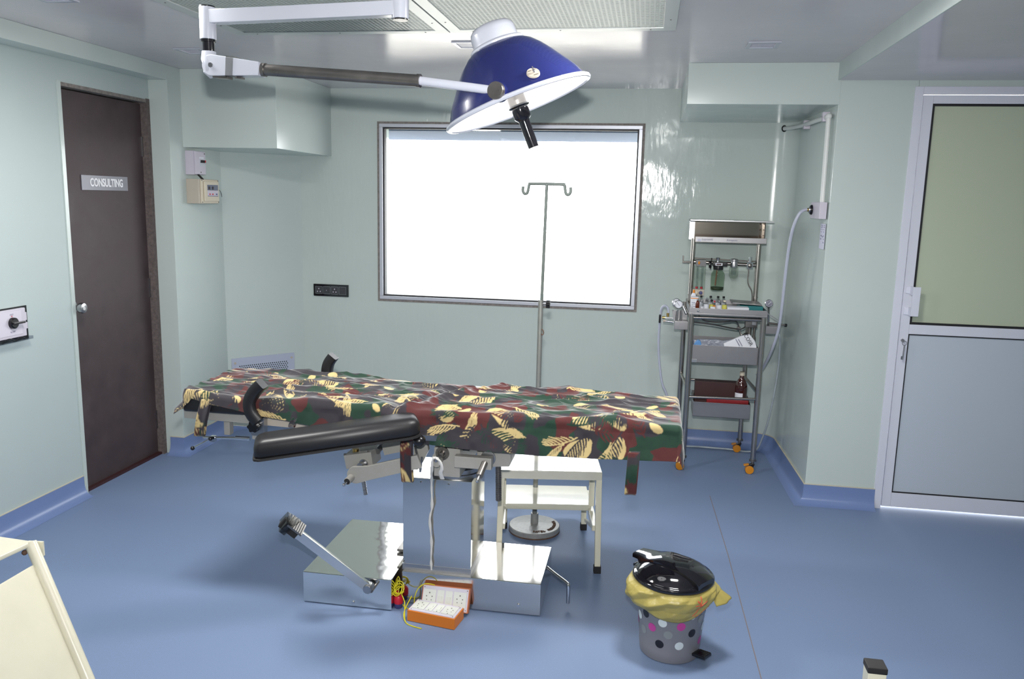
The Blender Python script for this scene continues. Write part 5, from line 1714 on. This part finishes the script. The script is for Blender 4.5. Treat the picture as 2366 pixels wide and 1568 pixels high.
for k in range(n_):
    lb_.bm.faces.new((vs_[0][k], vs_[0][k + 1], vs_[1][k + 1], vs_[1][k]))
lb_.build('bottle_label', M['labelwhite'], bt_)


def vial(u_, dia, h, y, body, cap, label_m, lab_txt, clear=True, lf=0.55):
    c = at(u_, 705, y=y)
    x = c.x
    z0 = 0.956
    t_ = thing('medicine_vial', lab_txt, 'vial', (x, y, z0), 'small medicine bottles on the trolley tray')
    r = dia / 2
    MB().lathe([(0, z0), (r * 0.92, z0), (r, z0 + 0.003), (r, z0 + h * 0.66), (r * 0.9, z0 + h * 0.74), (r * 0.48, z0 + h * 0.82), (r * 0.48, z0 + h * 0.9), (0, z0 + h * 0.9)], (x, y, 0), (0, 0, 1), 20).build('glass_body', body, t_)
    MB().cyl((x, y, z0 + h * 0.86), (x, y, z0 + h), r * 0.62, n=16).build('cap', cap, t_, bevel=0.001)
    if label_m:
        R_ = r + 0.0004
        MB().lathe([(R_, z0 + h * 0.08), (R_, z0 + h * lf)], (x, y, 0), (0, 0, 1), 20).build('paper_label', label_m, t_)
    return t_


vial(1611.5, 0.024, 0.076, 4.86, M['amber'], M['satin'], None, 'slim amber bottle with silver cap, left end of the row on the trolley tray')
vial(1622, 0.020, 0.068, 4.87, M['vial'], M['satin'], M['labelwhite'], 'narrow clear vial beside the amber bottle on the trolley tray', lf=0.45)
vial(1632, 0.030, 0.084, 4.86, M['vial'], M['chrome'], M['labelwhite'], 'squat clear bottle with round chrome stopper on the trolley tray')
vial(1644, 0.026, 0.070, 4.89, M['vial'], M['blackplastic'], M['labelyellow'], 'vial with yellow label and black cap left of the orange one', lf=0.6)
vial(1650.5, 0.014, 0.068, 4.86, M['vial'], M['red'], M['labelorange'], 'thin vial with orange label and red cap on the trolley tray', lf=0.6)
vial(1662, 0.032, 0.070, 4.87, M['vial'], M['satin'], M['labelwhite'], 'wide white labelled vial right of the orange labelled one', lf=0.6)
vial(1674, 0.026, 0.072, 4.87, M['vial'], M['plasticcream'], M['labelyellow'], 'vial with yellow label and pale cap at the right end of the row', lf=0.62)
for uu, tx_ in ((1606, 'black capped vial in the back row behind the slim amber bottle'), (1619, 'black capped vial in the back row behind the narrow clear vial'), (1641, 'black capped vial in the back row behind the yellow labelled vial'), (1658, 'black capped vial in the back row behind the wide white labelled vial'), (1671, 'black capped vial at the right end of the back row of small bottles')):
    vial(uu, 0.024, 0.082, 4.99, M['vial'], M['blackplastic'], M['labelwhite'], tx_, lf=0.5)
tag(MB().cyl(at(1641, 711, y=4.83) * 1.0, at(1652, 712, y=4.83), 0.009, n=14).build('medicine_vial', M['labelwhite'], bevel=0.002, loc=tuple(at(1646, 712, y=4.83))), 'white labelled ampoule lying on its side behind the tray lip', 'vial', 'small medicine bottles on the trolley tray')
# cartons
cx_ = at(1596, 700, y=4.9).x
t = thing('medicine_carton', 'white carton with an orange stripe standing at the left end of the trolley tray', 'carton', (cx_ + 0.02, 4.93, 0.956))
MB().box(0.273, 0.316, 4.905, 4.95, 0.956, 1.036).build('carton_body', M['labelwhite'], t, bevel=0.001)
MB().box(0.2725, 0.3165, 4.9045, 4.9505, 1.026, 1.031).build('orange_stripe', M['labelorange'], t)
for k in range(3):
    MB().box(0.279, 0.304, 4.904, 4.905, 1.0 - 0.012 * k, 1.003 - 0.012 * k).build('print_line', M['ink'], t)
t = thing('small_carton', 'small plain white carton in front of the orange striped carton', 'carton', (0.295, 4.875, 0.956))
MB().box(0.281, 0.318, 4.86, 4.89, 0.956, 0.996).build('carton_body', M['labelwhite'], t, bevel=0.001)
MB().box(0.285, 0.314, 4.8592, 4.86, 0.984, 0.987).build('print_line', M['ink'], t)
t = thing('spray_bottle', 'white plastic bottle with orange cap behind the striped carton', 'bottle', (0.277, 4.985, 0.956))
MB().lathe([(0, 0.956), (0.016, 0.956), (0.017, 0.96), (0.017, 1.03), (0.013, 1.045), (0.009, 1.052), (0, 1.052)], (0.292, 4.985, 0), (0, 0, 1), 20).build('bottle_body', M['labelwhite'], t)
MB().cyl((0.292, 4.985, 1.05), (0.292, 4.985, 1.07), 0.007, 0.006, 14).build('cap', M['labelorange'], t, bevel=0.001)
t = thing('flat_carton', 'flat white carton with small red print lying on the trolley tray', 'carton', (0.54, 4.86, 0.956))
MB().box(0.478, 0.60, 4.83, 4.90, 0.956, 0.993).build('carton_body', M['labelwhite'], t, bevel=0.001)
MB().box(0.514, 0.526, 4.829, 4.83, 0.976, 0.980).build('red_print', M['red'], t)
MB().box(0.530, 0.56, 4.829, 4.83, 0.976, 0.979).build('print_line', M['ink'], t)
t = thing('teal_tray', 'teal plastic box with grey lid at the right end of the trolley tray', 'box', (0.63, 4.99, 0.956))
MB().box(0.56, 0.69, 4.912, 5.10, 0.956, 0.995).build('tray_body', M['teal'], t, bevel=0.002)
MB().obox((0.60, 5.01, 1.004), (0.085, 0.085, 0.003), (1, 0, -0.04), (0, 1, 0)).build('grey_lid', M['brushed'], t, bevel=0.001)

# hoses
pts_ = [at(1545, 722, y=4.93), at(1543, 711, y=4.93), at(1536, 706, y=4.93), at(1529, 712, y=4.935), at(1526, 730, y=4.95), at(1522, 780, y=4.97), at(1523, 830, y=4.98), at(1530, 885, y=4.99), V(0.17, 5.0, 0.40), V(0.205, 5.05, 0.2), V(0.24, 5.15, 0.02), V(0.30, 5.24, 0.008)]
tag(MB().tube([Vector(p) for p in pts_], 0.0072, 10, 6).build('gas_hose', M['hose'], loc=(0.2, 5.0, 0.5)), 'short milky hose looping from the left gauge of the trolley to the floor', 'hose')
pts_ = [V(0.845, 4.625, 1.562), V(0.822, 4.62, 1.560), V(0.795, 4.61, 1.535), V(0.772, 4.62, 1.46), V(0.765, 4.66, 1.34), V(0.765, 4.70, 1.18), V(0.768, 4.75, 1.0), V(0.766, 4.80, 0.87), V(0.750, 4.88, 0.74), V(0.73, 5.0, 0.62), V(0.71, 5.1, 0.55)]
tag(MB().tube([Vector(p) for p in pts_], 0.0085, 12, 8).build('gas_hose', M['hose'], loc=(0.77, 4.7, 1.0)), 'long milky hose hanging from the wall outlet to the trolley', 'hose')
pts_ = [V(0.775, 4.96, 0.846), V(0.80, 4.95, 0.82), V(0.815, 5.0, 0.75), V(0.825, 5.06, 0.6), V(0.818, 5.1, 0.42), V(0.805, 5.15, 0.25), V(0.785, 5.2, 0.12), V(0.76, 5.24, 0.03), V(0.70, 5.255, 0.0075), V(0.609, 5.279, 0.0075), V(0.5, 5.285, 0.0075), V(0.40, 5.29, 0.0075), V(0.31, 5.28, 0.0075)]
tag(MB().tube([Vector(p) for p in pts_], 0.006, 10, 8).build('gas_hose', M['hose2'], loc=(0.8, 5.05, 0.5)), 'thin clear hose trailing from the right of the trolley along the floor', 'hose')
MB  # noqa

# ------------------------------------------------------------------ wall outlet, conduit, notice on the recess wall
def rw(y):
    """x of the recess wall face at depth y"""
    return 0.875 + (0.905 - 0.875) * (5.24 - y) / (5.24 - YP)


t = thing('gas_outlet', 'white gas outlet box with round black rimmed coupling on the recess wall', 'gas outlet', (0.88, 4.53, 1.56))
MB().box(rw(4.6) - 0.035, rw(4.6) + 0.001, 4.425, 4.665, 1.517, 1.603).build('outlet_box', M['plasticgrey'], t, bevel=0.002)
MB().lathe([(0, 0), (0.026, 0), (0.027, 0.004), (0.022, 0.012), (0, 0.012)], (rw(4.6) - 0.035, 4.62, 1.562), (-1, 0, 0), 24).build('coupling_rim', M['blackplastic'], t)
MB().lathe([(0, 0.011), (0.017, 0.011), (0.016, 0.018), (0.008, 0.020), (0.008, 0.026), (0, 0.026)], (rw(4.6) - 0.035, 4.62, 1.562), (-1, 0, 0), 20).build('coupling', M['satin'], t)
MB().cyl((rw(4.6) - 0.060, 4.62, 1.562), (rw(4.6) - 0.044, 4.62, 1.562), 0.0095, n=14).build('hose_ferrule', M['brass'], t)
t = thing('conduit_pipe', 'white plastic conduit with clips running down the recess wall to the gas outlet', 'pipe', (0.86, 4.5, 1.6))
xp = 0.872
MB().tube([V(0.79, 5.33, 2.045), V(0.835, 5.20, 2.043), V(0.858, 5.0, 2.04), V(0.872, 4.7, 2.037), V(xp + 0.009, 4.50, 2.034)], 0.0125, 14, 6).build('pipe', M['pvc'], t)
MB().sphere(V(xp + 0.009, 4.485, 2.034), 0.0165, 14).build('elbow', M['pvc'], t)
MB().cyl((xp + 0.009, 4.485, 2.034), (xp + 0.010, 4.47, 1.602), 0.0125, n=16).build('pipe', M['pvc'], t)
for y in (5.0, 4.56):
    MB().box(rw(y) - 0.036, rw(y), y - 0.018, y + 0.018, 2.014, 2.062).build('pipe_clip', M['plasticgrey'], t, bevel=0.002)
MB().lathe([(0.0128, 0), (0.02, 0), (0.02, 0.003), (0.0128, 0.003)], (0.793, 5.325, 2.045), (-0.55, 0.83, 0), 16).build('grommet', M['rubber'], t)
t = thing('wall_notice', 'narrow handwritten paper notice taped below the gas outlet', 'notice', (0.895, 4.48, 1.43))
MB().box(rw(4.48) - 0.0035, rw(4.48) - 0.002, 4.425, 4.545, 1.362, 1.492).build('paper_sheet', M['paper'], t)
hn = random.Random(3)
xx = rw(4.48) - 0.004
MB().box(xx, xx + 0.0006, 4.43, 4.54, 1.4615, 1.4628).build('ruled_line', M['ink'], t)
sc = MB()
for (yy, zz_, wd_) in ((4.525, 1.483, 0.04), (4.465, 1.483, 0.035), (4.525, 1.474, 0.045), (4.465, 1.474, 0.04), (4.525, 1.449, 0.025), (4.465, 1.449, 0.02), (4.525, 1.43, 0.03), (4.49, 1.426, 0.025), (4.46, 1.43, 0.02), (4.525, 1.413, 0.03), (4.46, 1.413, 0.025), (4.46, 1.397, 0.02)):
    n = 9
    sc.tube([V(xx + 0.0002, yy - wd_ * k / n, zz_ + hn.uniform(-0.0035, 0.0035)) for k in range(n + 1)], 0.0006, 5)
o = sc.build('handwriting', M['ink'], t)
o['kind'] = 'stuff'

# ------------------------------------------------------------------ boxes on the left pilaster, socket, grille, control panel
XP = -2.73
t = thing('breaker_box', 'pale grey breaker box with a row of toggles under the bulkhead', 'breaker box', (XP, 4.62, 1.75))
MB().box(XP, XP + 0.055, 4.555, 4.672, 1.683, 1.822).build('box_body', M['plasticgrey'], t, bevel=0.002)
MB().box(XP + 0.055, XP + 0.066, 4.558, 4.670, 1.686, 1.820).build('front_cover', M['plasticgrey'], t, bevel=0.002)
XF = XP + 0.066
MB().box(XF - 0.001, XF + 0.002, 4.600, 4.655, 1.733, 1.778).build('breaker_window', M['alu'], t)
MB().box(XF, XF + 0.0025, 4.600, 4.645, 1.778, 1.788).build('breaker_label', M['labelwhite'], t)
for k in range(4):
    y_ = 4.612 + 0.0115 * k
    MB().box(XF + 0.002, XF + 0.012, y_, y_ + 0.007, 1.757, 1.770).build('toggle', M['rubber'] if k < 3 else M['red'], t)
MB().box(XF + 0.002, XF + 0.004, 4.608, 4.657, 1.754, 1.758).build('toggle_slot', M['slot'], t)
for y_, z_ in ((4.657, 1.808), (4.612, 1.698)):
    MB().cyl((XF - 0.001, y_, z_), (XF + 0.002, y_, z_), 0.004, n=10).build('screw', M['dullsteel'], t)
t = thing('isolator_box', 'beige enclosure with a grey window and loose wire below the breaker box', 'electrical box', (XP, 4.68, 1.585))
MB().box(XP, XP + 0.078, 4.555, 4.782, 1.513, 1.658).build('box_body', M['beige'], t, bevel=0.002)
XF = XP + 0.078
MB().box(XF, XF + 0.006, 4.575, 4.780, 1.516, 1.655).build('front_flange', M['plasticcream'], t, bevel=0.002)
MB().box(XF + 0.006, XF + 0.016, 4.60, 4.765, 1.527, 1.646).build('front_cover', M['plasticcream'], t, bevel=0.004)
MB().box(XF + 0.016, XF + 0.0175, 4.628, 4.750, 1.593, 1.626).build('window', mat('smoky window', (112, 116, 134), 0.2), t)
MB().box(XF + 0.016, XF + 0.0172, 4.628, 4.750, 1.560, 1.592).build('rating_plate', M['plasticgrey'], t)
MB().box(XF + 0.0165, XF + 0.0178, 4.628, 4.750, 1.557, 1.560).build('print_line', M['navy'], t)
for y_, mm in ((4.652, 'red'), (4.685, 'red'), (4.73, 'navy')):
    MB().box(XF + 0.017, XF + 0.0182, y_ - 0.006, y_ + 0.009, 1.566, 1.574).build('print_mark', M[mm], t)
for y_ in (4.648, 4.688):
    MB().box(XF + 0.0172, XF + 0.02, y_ - 0.008, y_ + 0.008, 1.598, 1.616).build('switch', M['slot'], t)
for y_ in (4.585, 4.772):
    for z_ in (1.522, 1.651):
        MB().cyl((XF + 0.005, y_, z_), (XF + 0.008, y_, z_), 0.0035, n=10).build('screw', M['dullsteel'], t)
MB().tube([V(XF + 0.003, 4.782, 1.598), V(XF + 0.004, 4.80, 1.59), V(XF + 0.002, 4.818, 1.57), V(XF, 4.826, 1.555)], 0.0018, 6, 4).build('loose_wire', M['dullsteel'], t)
MB().bar((XP + 0.06, 4.59, 1.685), (XP + 0.075, 4.615, 1.656), 0.012, 0.008).build('cable_entry', M['rubber'], t)

t = thing('socket_panel', 'black glass socket plate with four modules on the back wall left of the window', 'socket', (-2.155, YB, 0.928))
MB().box(-2.282, -2.028, YB - 0.012, YB, 0.886, 0.970).build('plate', M['blackgloss'], t, bevel=0.002)
for k in range(4):
    xa = -2.268 + 0.0575 * k
    fr = MB()
    ring(fr, xa, xa + 0.052, 0.902, 0.955, 0.002, YB - 0.0135, YB - 0.0115)
    md = fr.build('module_frame', M['satin'], t)
    MB().box(xa + 0.003, xa + 0.049, YB - 0.013, YB - 0.0115, 0.905, 0.952).build('module_face', mat('charcoal face', (58, 58, 62), 0.4), t)
    if k in (0, 2):
        for dx, dz in ((0.026, 0.938), (0.016, 0.918), (0.036, 0.918)):
            MB().cyl((xa + dx, YB - 0.0125, dz), (xa + dx, YB - 0.0142, dz), 0.0042, n=12).build('pin_hole', M['plasticgrey'], md)
    elif k == 1:
        MB().box(xa + 0.022, xa + 0.026, YB - 0.0138, YB - 0.0128, 0.925, 0.930).build('switch_mark', M['plasticgrey'], md)

# return air grille on the slanting corner wall
g0, g1 = V(-2.729, 4.965, 0), V(-2.365, YB, 0)
gd = (g1 - g0).normalized()
gn = V(gd.y, -gd.x, 0)
gc = g0 + gd * 0.245


def gp_(a, z, o=0.0):
    return gc + gd * a + gn * o + V(0, 0, z)


t = thing('air_grille', 'pale perforated air grille low on the slanting corner wall', 'air grille', tuple(gp_(0, 0.37)))
MB().obox(gp_(0, 0.36, 0.004), (0.222, 0.004, 0.125), gd, gn).build('grille_plate', M['ventwhite'], t, bevel=0.002)
for a in (-0.2, 0.2):
    for z in (0.452, 0.268):
        MB().cyl(gp_(a, z, 0.007), gp_(a, z, 0.011), 0.008, n=14).build('mount_screw', M['beige'], t)
hm = MB()
for i in range(24):
    for j in range(12):
        a = -0.165 + 0.33 * i / 23 + (0.0036 if j % 2 else -0.0036)
        z = 0.428 - 0.0135 * j
        n = 8
        c0_ = gp_(a, z, 0.0084)
        vs_ = [hm.bm.verts.new(c0_ + gd * (0.0043 * math.cos(2 * math.pi * k / n)) + V(0, 0, 0.0043 * math.sin(2 * math.pi * k / n))) for k in range(n)]
        hm.bm.faces.new(vs_)
o = hm.build('perforations', M['voiddark'], t)
o['kind'] = 'stuff'

t = thing('wall_control_panel', 'grey control panel with black rotary knob in the left wall beside the door', 'control panel', (XL, 3.2, 0.96))
MB().box(XL - 0.012, XL + 0.004, 3.02, 3.352, 0.886, 1.042).build('recess_plate', M['voiddark'], t)
pf = MB().box(XL + 0.004, XL + 0.022, 3.0, 3.322, 0.905, 1.036).build('front_panel', M['plasticgrey'], t, bevel=0.003)
MB().box(XL + 0.022, XL + 0.0235, 3.02, 3.294, 0.918, 1.026).build('inner_face', M['lilac'], pf, bevel=0.001)
kc = V(XL + 0.0235, 3.238, 0.975)
kb_ = MB().lathe([(0, 0), (0.026, 0), (0.025, 0.012), (0.02, 0.016), (0, 0.016)], kc, (1, 0, 0), 26).build('rotary_knob', M['blackplastic'], t)
MB().bar(kc + V(0.018, -0.018, 0), kc + V(0.018, 0.052, 0), 0.010, 0.012, (1, 0, 0)).build('pointer', M['blackplastic'], kb_, bevel=0.002)
MB().box(XL + 0.0235, XL + 0.0242, 3.232, 3.24, 1.004, 1.008).build('red_mark', M['red'], pf)
text('FAST', 0.010, M['ink'], 'lettering', pf, (XL + 0.0238, 3.236, 1.013), (0, 1, 0), (0, 0, 1), 0.0002)
text('SLOW', 0.010, M['ink'], 'lettering', pf, (XL + 0.0238, 3.236, 0.934), (0, 1, 0), (0, 0, 1), 0.0002)
for y_, z0_, z1_ in ((3.328, 0.975, 1.012), (3.33, 0.935, 0.965)):
    MB().box(XL + 0.004, XL + 0.012, y_, y_ + 0.012, z0_, z1_).build('catch', M['plasticgrey'], t, bevel=0.001)
MB().box(XL + 0.004, XL + 0.034, 3.0, 3.345, 0.888, 0.902).build('lower_ledge', M['film'], t)
MB().tube([V(XL + 0.03, 3.16, 0.895), V(XL + 0.034, 3.2, 0.905), V(XL + 0.03, 3.235, 0.893), V(XL + 0.034, 3.27, 0.903), V(XL + 0.03, 3.29, 0.897)], 0.006, 8, 5).build('film_scrap', M['tape'], t)

# ------------------------------------------------------------------ extension boxes, plugs and yellow wires
def ext_box(label, c, d, tilt, orange, L_, H_=0.0215):
    """switch box: c centre of the base front edge, d direction along the box"""
    d = Vector(d).normalized()
    bk = V(-d.y, d.x, 0)
    upv = V(0, 0, 1)
    if tilt:
        bk2 = (bk * math.cos(tilt) + upv * math.sin(tilt))
        upv = d.cross(bk2)
        bk = bk2
    t_ = thing('extension_box', label, 'extension box', tuple(c), 'orange extension boxes on the floor')
    W_ = 0.046
    c0_ = Vector(c) + bk * W_ + upv * H_
    MB().obox(c0_, (L_, W_, H_), d, bk).build('box_body', orange, t_, bevel=0.002)
    MB().obox(c0_ + upv * (H_ + 0.001), (L_ - 0.004, W_ - 0.004, 0.0018), d, bk).build('top_plate', M['lilac'], t_)
    for a, w_, sk in ((-0.062, 0.025, 1), (-0.018, 0.0135, 0), (0.015, 0.0135, 0), (0.059, 0.025, 1)):
        m_ = MB().obox(c0_ + d * a + upv * (H_ + 0.004), (w_, 0.029, 0.002), d, bk).build('socket_module' if sk else 'switch_module', M['socketwhite'], t_, bevel=0.0008)
        if sk:
            for da, db, r in ((0, 0.016, 0.0028), (-0.011, 0.003, 0.0024), (0.011, 0.003, 0.0024), (-0.009, -0.010, 0.002), (0.009, -0.010, 0.002)):
                q_ = c0_ + d * (a + da) + bk * db + upv * (H_ + 0.006)
                MB().cyl(q_ - upv * 0.0002, q_ + upv * 0.0003, r, n=10).build('pin_hole', M['dullsteel'], m_)
        else:
            q_ = c0_ + d * a - bk * 0.004 + upv * (H_ + 0.0065)
            MB().obox(q_, (0.007, 0.011, 0.0022), d, (bk + upv * 0.15)).build('rocker', M['socketwhite'], m_, bevel=0.0008)
        q_ = c0_ + d * a - bk * 0.025 + upv * (H_ + 0.006)
        MB().cyl(q_, q_ + upv * 0.0005, 0.002, n=8).build('screw', M['slot'], m_)
    for a in (-0.085, 0.085):
        for b in (-0.036, 0.036):
            q_ = c0_ + d * a + bk * b + upv * (H_ + 0.0028)
            MB().cyl(q_, q_ + upv * 0.0006, 0.0022, n=8).build('screw', M['dullsteel'], t_)
    return t_


e0, e1 = at(948, 1425, z=0), at(1052, 1446, z=0)
ed = V(e1.x - e0.x, e1.y - e0.y, 0).normalized()
ext_box('orange extension box lying flat on the floor in front of the table base', (e0 + e1) / 2 + V(0.0, -0.03, 0.001), ed, 0, M['orange'], 0.097)
f0, f1 = V(-0.795, 2.83, 0), V(-0.575, 2.822, 0)
ext_box('orange brown extension box leaning up against the polished table base', V(-0.70, 2.854, 0.004), (1, -0.02, 0), 1.12, M['orangedark'], 0.094, 0.0145)


def plug(c, label):
    t_ = thing('plug', label, 'plug', c, 'red and blue plugs beside the extension boxes')
    MB().lathe([(0, 0), (0.015, 0), (0.0165, 0.003), (0.0165, 0.018), (0, 0.018)], c, (0, 0, 1), 20).build('plug_base', M['navy'], t_)
    MB().lathe([(0.0165, 0.018), (0.018, 0.02), (0.018, 0.042), (0.013, 0.05), (0, 0.051)], c, (0, 0, 1), 20).build('plug_top', M['red'], t_)


plug((-0.888, 2.852, 0.0), 'red and blue plug standing nearer the extension boxes')
plug((-0.915, 2.895, 0.0), 'red and blue plug standing back in the gap of the table base')


def coil(c, r, turns, name, label, tail):
    pts = []
    rg = random.Random(int(abs(c[0]) * 1000))
    for k in range(turns * 14):
        a = 2 * math.pi * k / 14
        rr_ = r * (0.75 + 0.3 * math.sin(k * 0.37))
        pts.append(V(c[0] + rr_ * math.cos(a), c[1] + rr_ * 0.5 * math.sin(a) + 0.004 * math.sin(k * 0.2), c[2] + rr_ * 0.85 * math.sin(a) + 0.008 * math.sin(k * 0.5)))
    pts += [Vector(p) for p in tail]
    tag(MB().tube(pts, 0.0019, 7, 2).build(name, M['yellowwire'], loc=tuple(c)), label, 'wire', 'yellow wires of the extension boxes')


zf = 0.0022
coil((-0.885, 2.853, 0.074), 0.022, 4, 'yellow_wire', 'yellow wire coiled on the nearer plug running to the flat orange box',
     [V(-0.872, 2.842, 0.06), V(-0.855, 2.825, 0.04), V(-0.84, 2.775, 0.018), V(-0.825, 2.74, zf), V(-0.79, 2.72, zf), V(-0.755, 2.71, zf)])
coil((-0.916, 2.895, 0.074), 0.024, 4, 'yellow_wire', 'yellow wire coiled on the back plug looping over to the leaning orange box',
     [V(-0.895, 2.875, 0.05), V(-0.875, 2.858, 0.012), V(-0.85, 2.845, zf), V(-0.825, 2.842, 0.01), V(-0.822, 2.848, 0.05), V(-0.81, 2.853, 0.085), V(-0.785, 2.856, 0.106), V(-0.76, 2.862, 0.105), V(-0.745, 2.872, 0.096)])
pts_ = [at(955, 1410, z=0.03), at(950, 1385, y=2.80), at(952, 1368, y=2.83)]
tag(MB().tube([V(-0.78, 2.715, zf), V(-0.82, 2.735, zf), V(-0.842, 2.77, 0.012), V(-0.842, 2.79, 0.03), V(-0.832, 2.812, 0.055), V(-0.825, 2.82, 0.07)], 0.0019, 7, 6).build('yellow_wire', M['yellowwire'], loc=(-0.82, 2.79, 0.0)), 'short yellow wire end rising at the left of the flat orange box', 'wire', 'yellow wires of the extension boxes')

# ------------------------------------------------------------------ cream steel stand at the left edge, near the camera
YT = 1.7
cs = thing('steel_stand', 'cream painted steel stand with splayed leg cut off at the left edge', 'steel stand', (-1.6, 1.5, 0))
T0 = at(74, 1262, y=YT)                       # top of the visible leg
B1 = at(203, 1568, y=1.62)
ldr = (B1 - T0).normalized()
B0 = T0 + ldr * ((T0.z - 0.0) / -ldr.z)
MB().tube([T0 - ldr * 0.01, B0], 0.0145, 18).build('leg', M['cream'], cs)
yb2 = 0.9
lf2 = MB().tube([T0 + V(0, yb2 - YT, 0) - ldr * 0.01, B0 + V(0, yb2 - YT, 0)], 0.0145, 18).build('leg', M['cream'], cs)
for dx in (-0.62,):
    for yy in (YT, yb2):
        p0_ = V(T0.x + dx, yy, T0.z)
        d2_ = V(-ldr.x, ldr.y, ldr.z)
        MB().tube([p0_ - d2_ * 0.01, p0_ + d2_ * (T0.z / -d2_.z)], 0.0145, 18).build('leg', M['cream'], cs)
# side sheet between the right-hand legs, below the top
pa_ = T0 + ldr * 0.045
pb_ = B0 - ldr * 0.06
sh_ = MB()
q0 = [pa_ + V(-0.004, -0.006, 0), pb_ + V(-0.004, -0.006, 0), pb_ + V(-0.004, yb2 - YT, 0), pa_ + V(-0.004, yb2 - YT, 0)]
sh_.faces([p for p in q0] + [p + V(-0.004, 0, -0.001) for p in q0], [(0, 1, 2, 3), (7, 6, 5, 4), (0, 1, 5, 4), (1, 2, 6, 5), (2, 3, 7, 6), (3, 0, 4, 7)])
sh_.build('side_sheet', M['cream'], cs, bevel=0.001)
zt_ = at(72, 1250, y=YT).z
xr = at(72, 1250, y=YT).x
tp_ = MB().prism([(xr - 0.66, yb2 - 0.03), (xr - 0.10, yb2 - 0.03), (xr + 0.004, YT + 0.003), (xr - 0.66, YT + 0.06)], 'z', zt_ - 0.012, zt_)
tp_.build('top_plate', M['cream'], cs, bevel=0.004)
bq_ = at(84, 1266, y=YT + 0.02)
MB().obox(bq_, (0.020, 0.003, 0.019), (1, 0.1, 0), (0, 1, 0)).build('corner_bracket', M['cream'], cs, bevel=0.001)
wp = T0 + V(-0.012, -0.012, -0.012)
MB().sphere(wp, 0.007, 10).build('bolt', M['rust'], cs)

# ------------------------------------------------------------------ post with black cap at the bottom right edge
YQ = 1.30
pt0 = at(2023, 1537, y=YQ)
cp = thing('capped_post', 'cream square steel post with black plastic cap at the lower right edge', 'post', (pt0.x, YQ, 0))
MB().box(pt0.x - 0.0145, pt0.x + 0.0145, YQ - 0.0145, YQ + 0.0145, 0.012, pt0.z - 0.006).build('post_tube', M['cream'], cp, bevel=0.002)
MB().box(pt0.x - 0.0155, pt0.x + 0.0155, YQ - 0.0155, YQ + 0.0155, pt0.z - 0.007, pt0.z + 0.004).build('end_cap', M['rubber'], cp, bevel=0.002)
MB().box(pt0.x - 0.12, pt0.x + 0.12, YQ - 0.12, YQ + 0.02, 0.0, 0.012).build('foot_plate', M['cream'], cp, bevel=0.002)
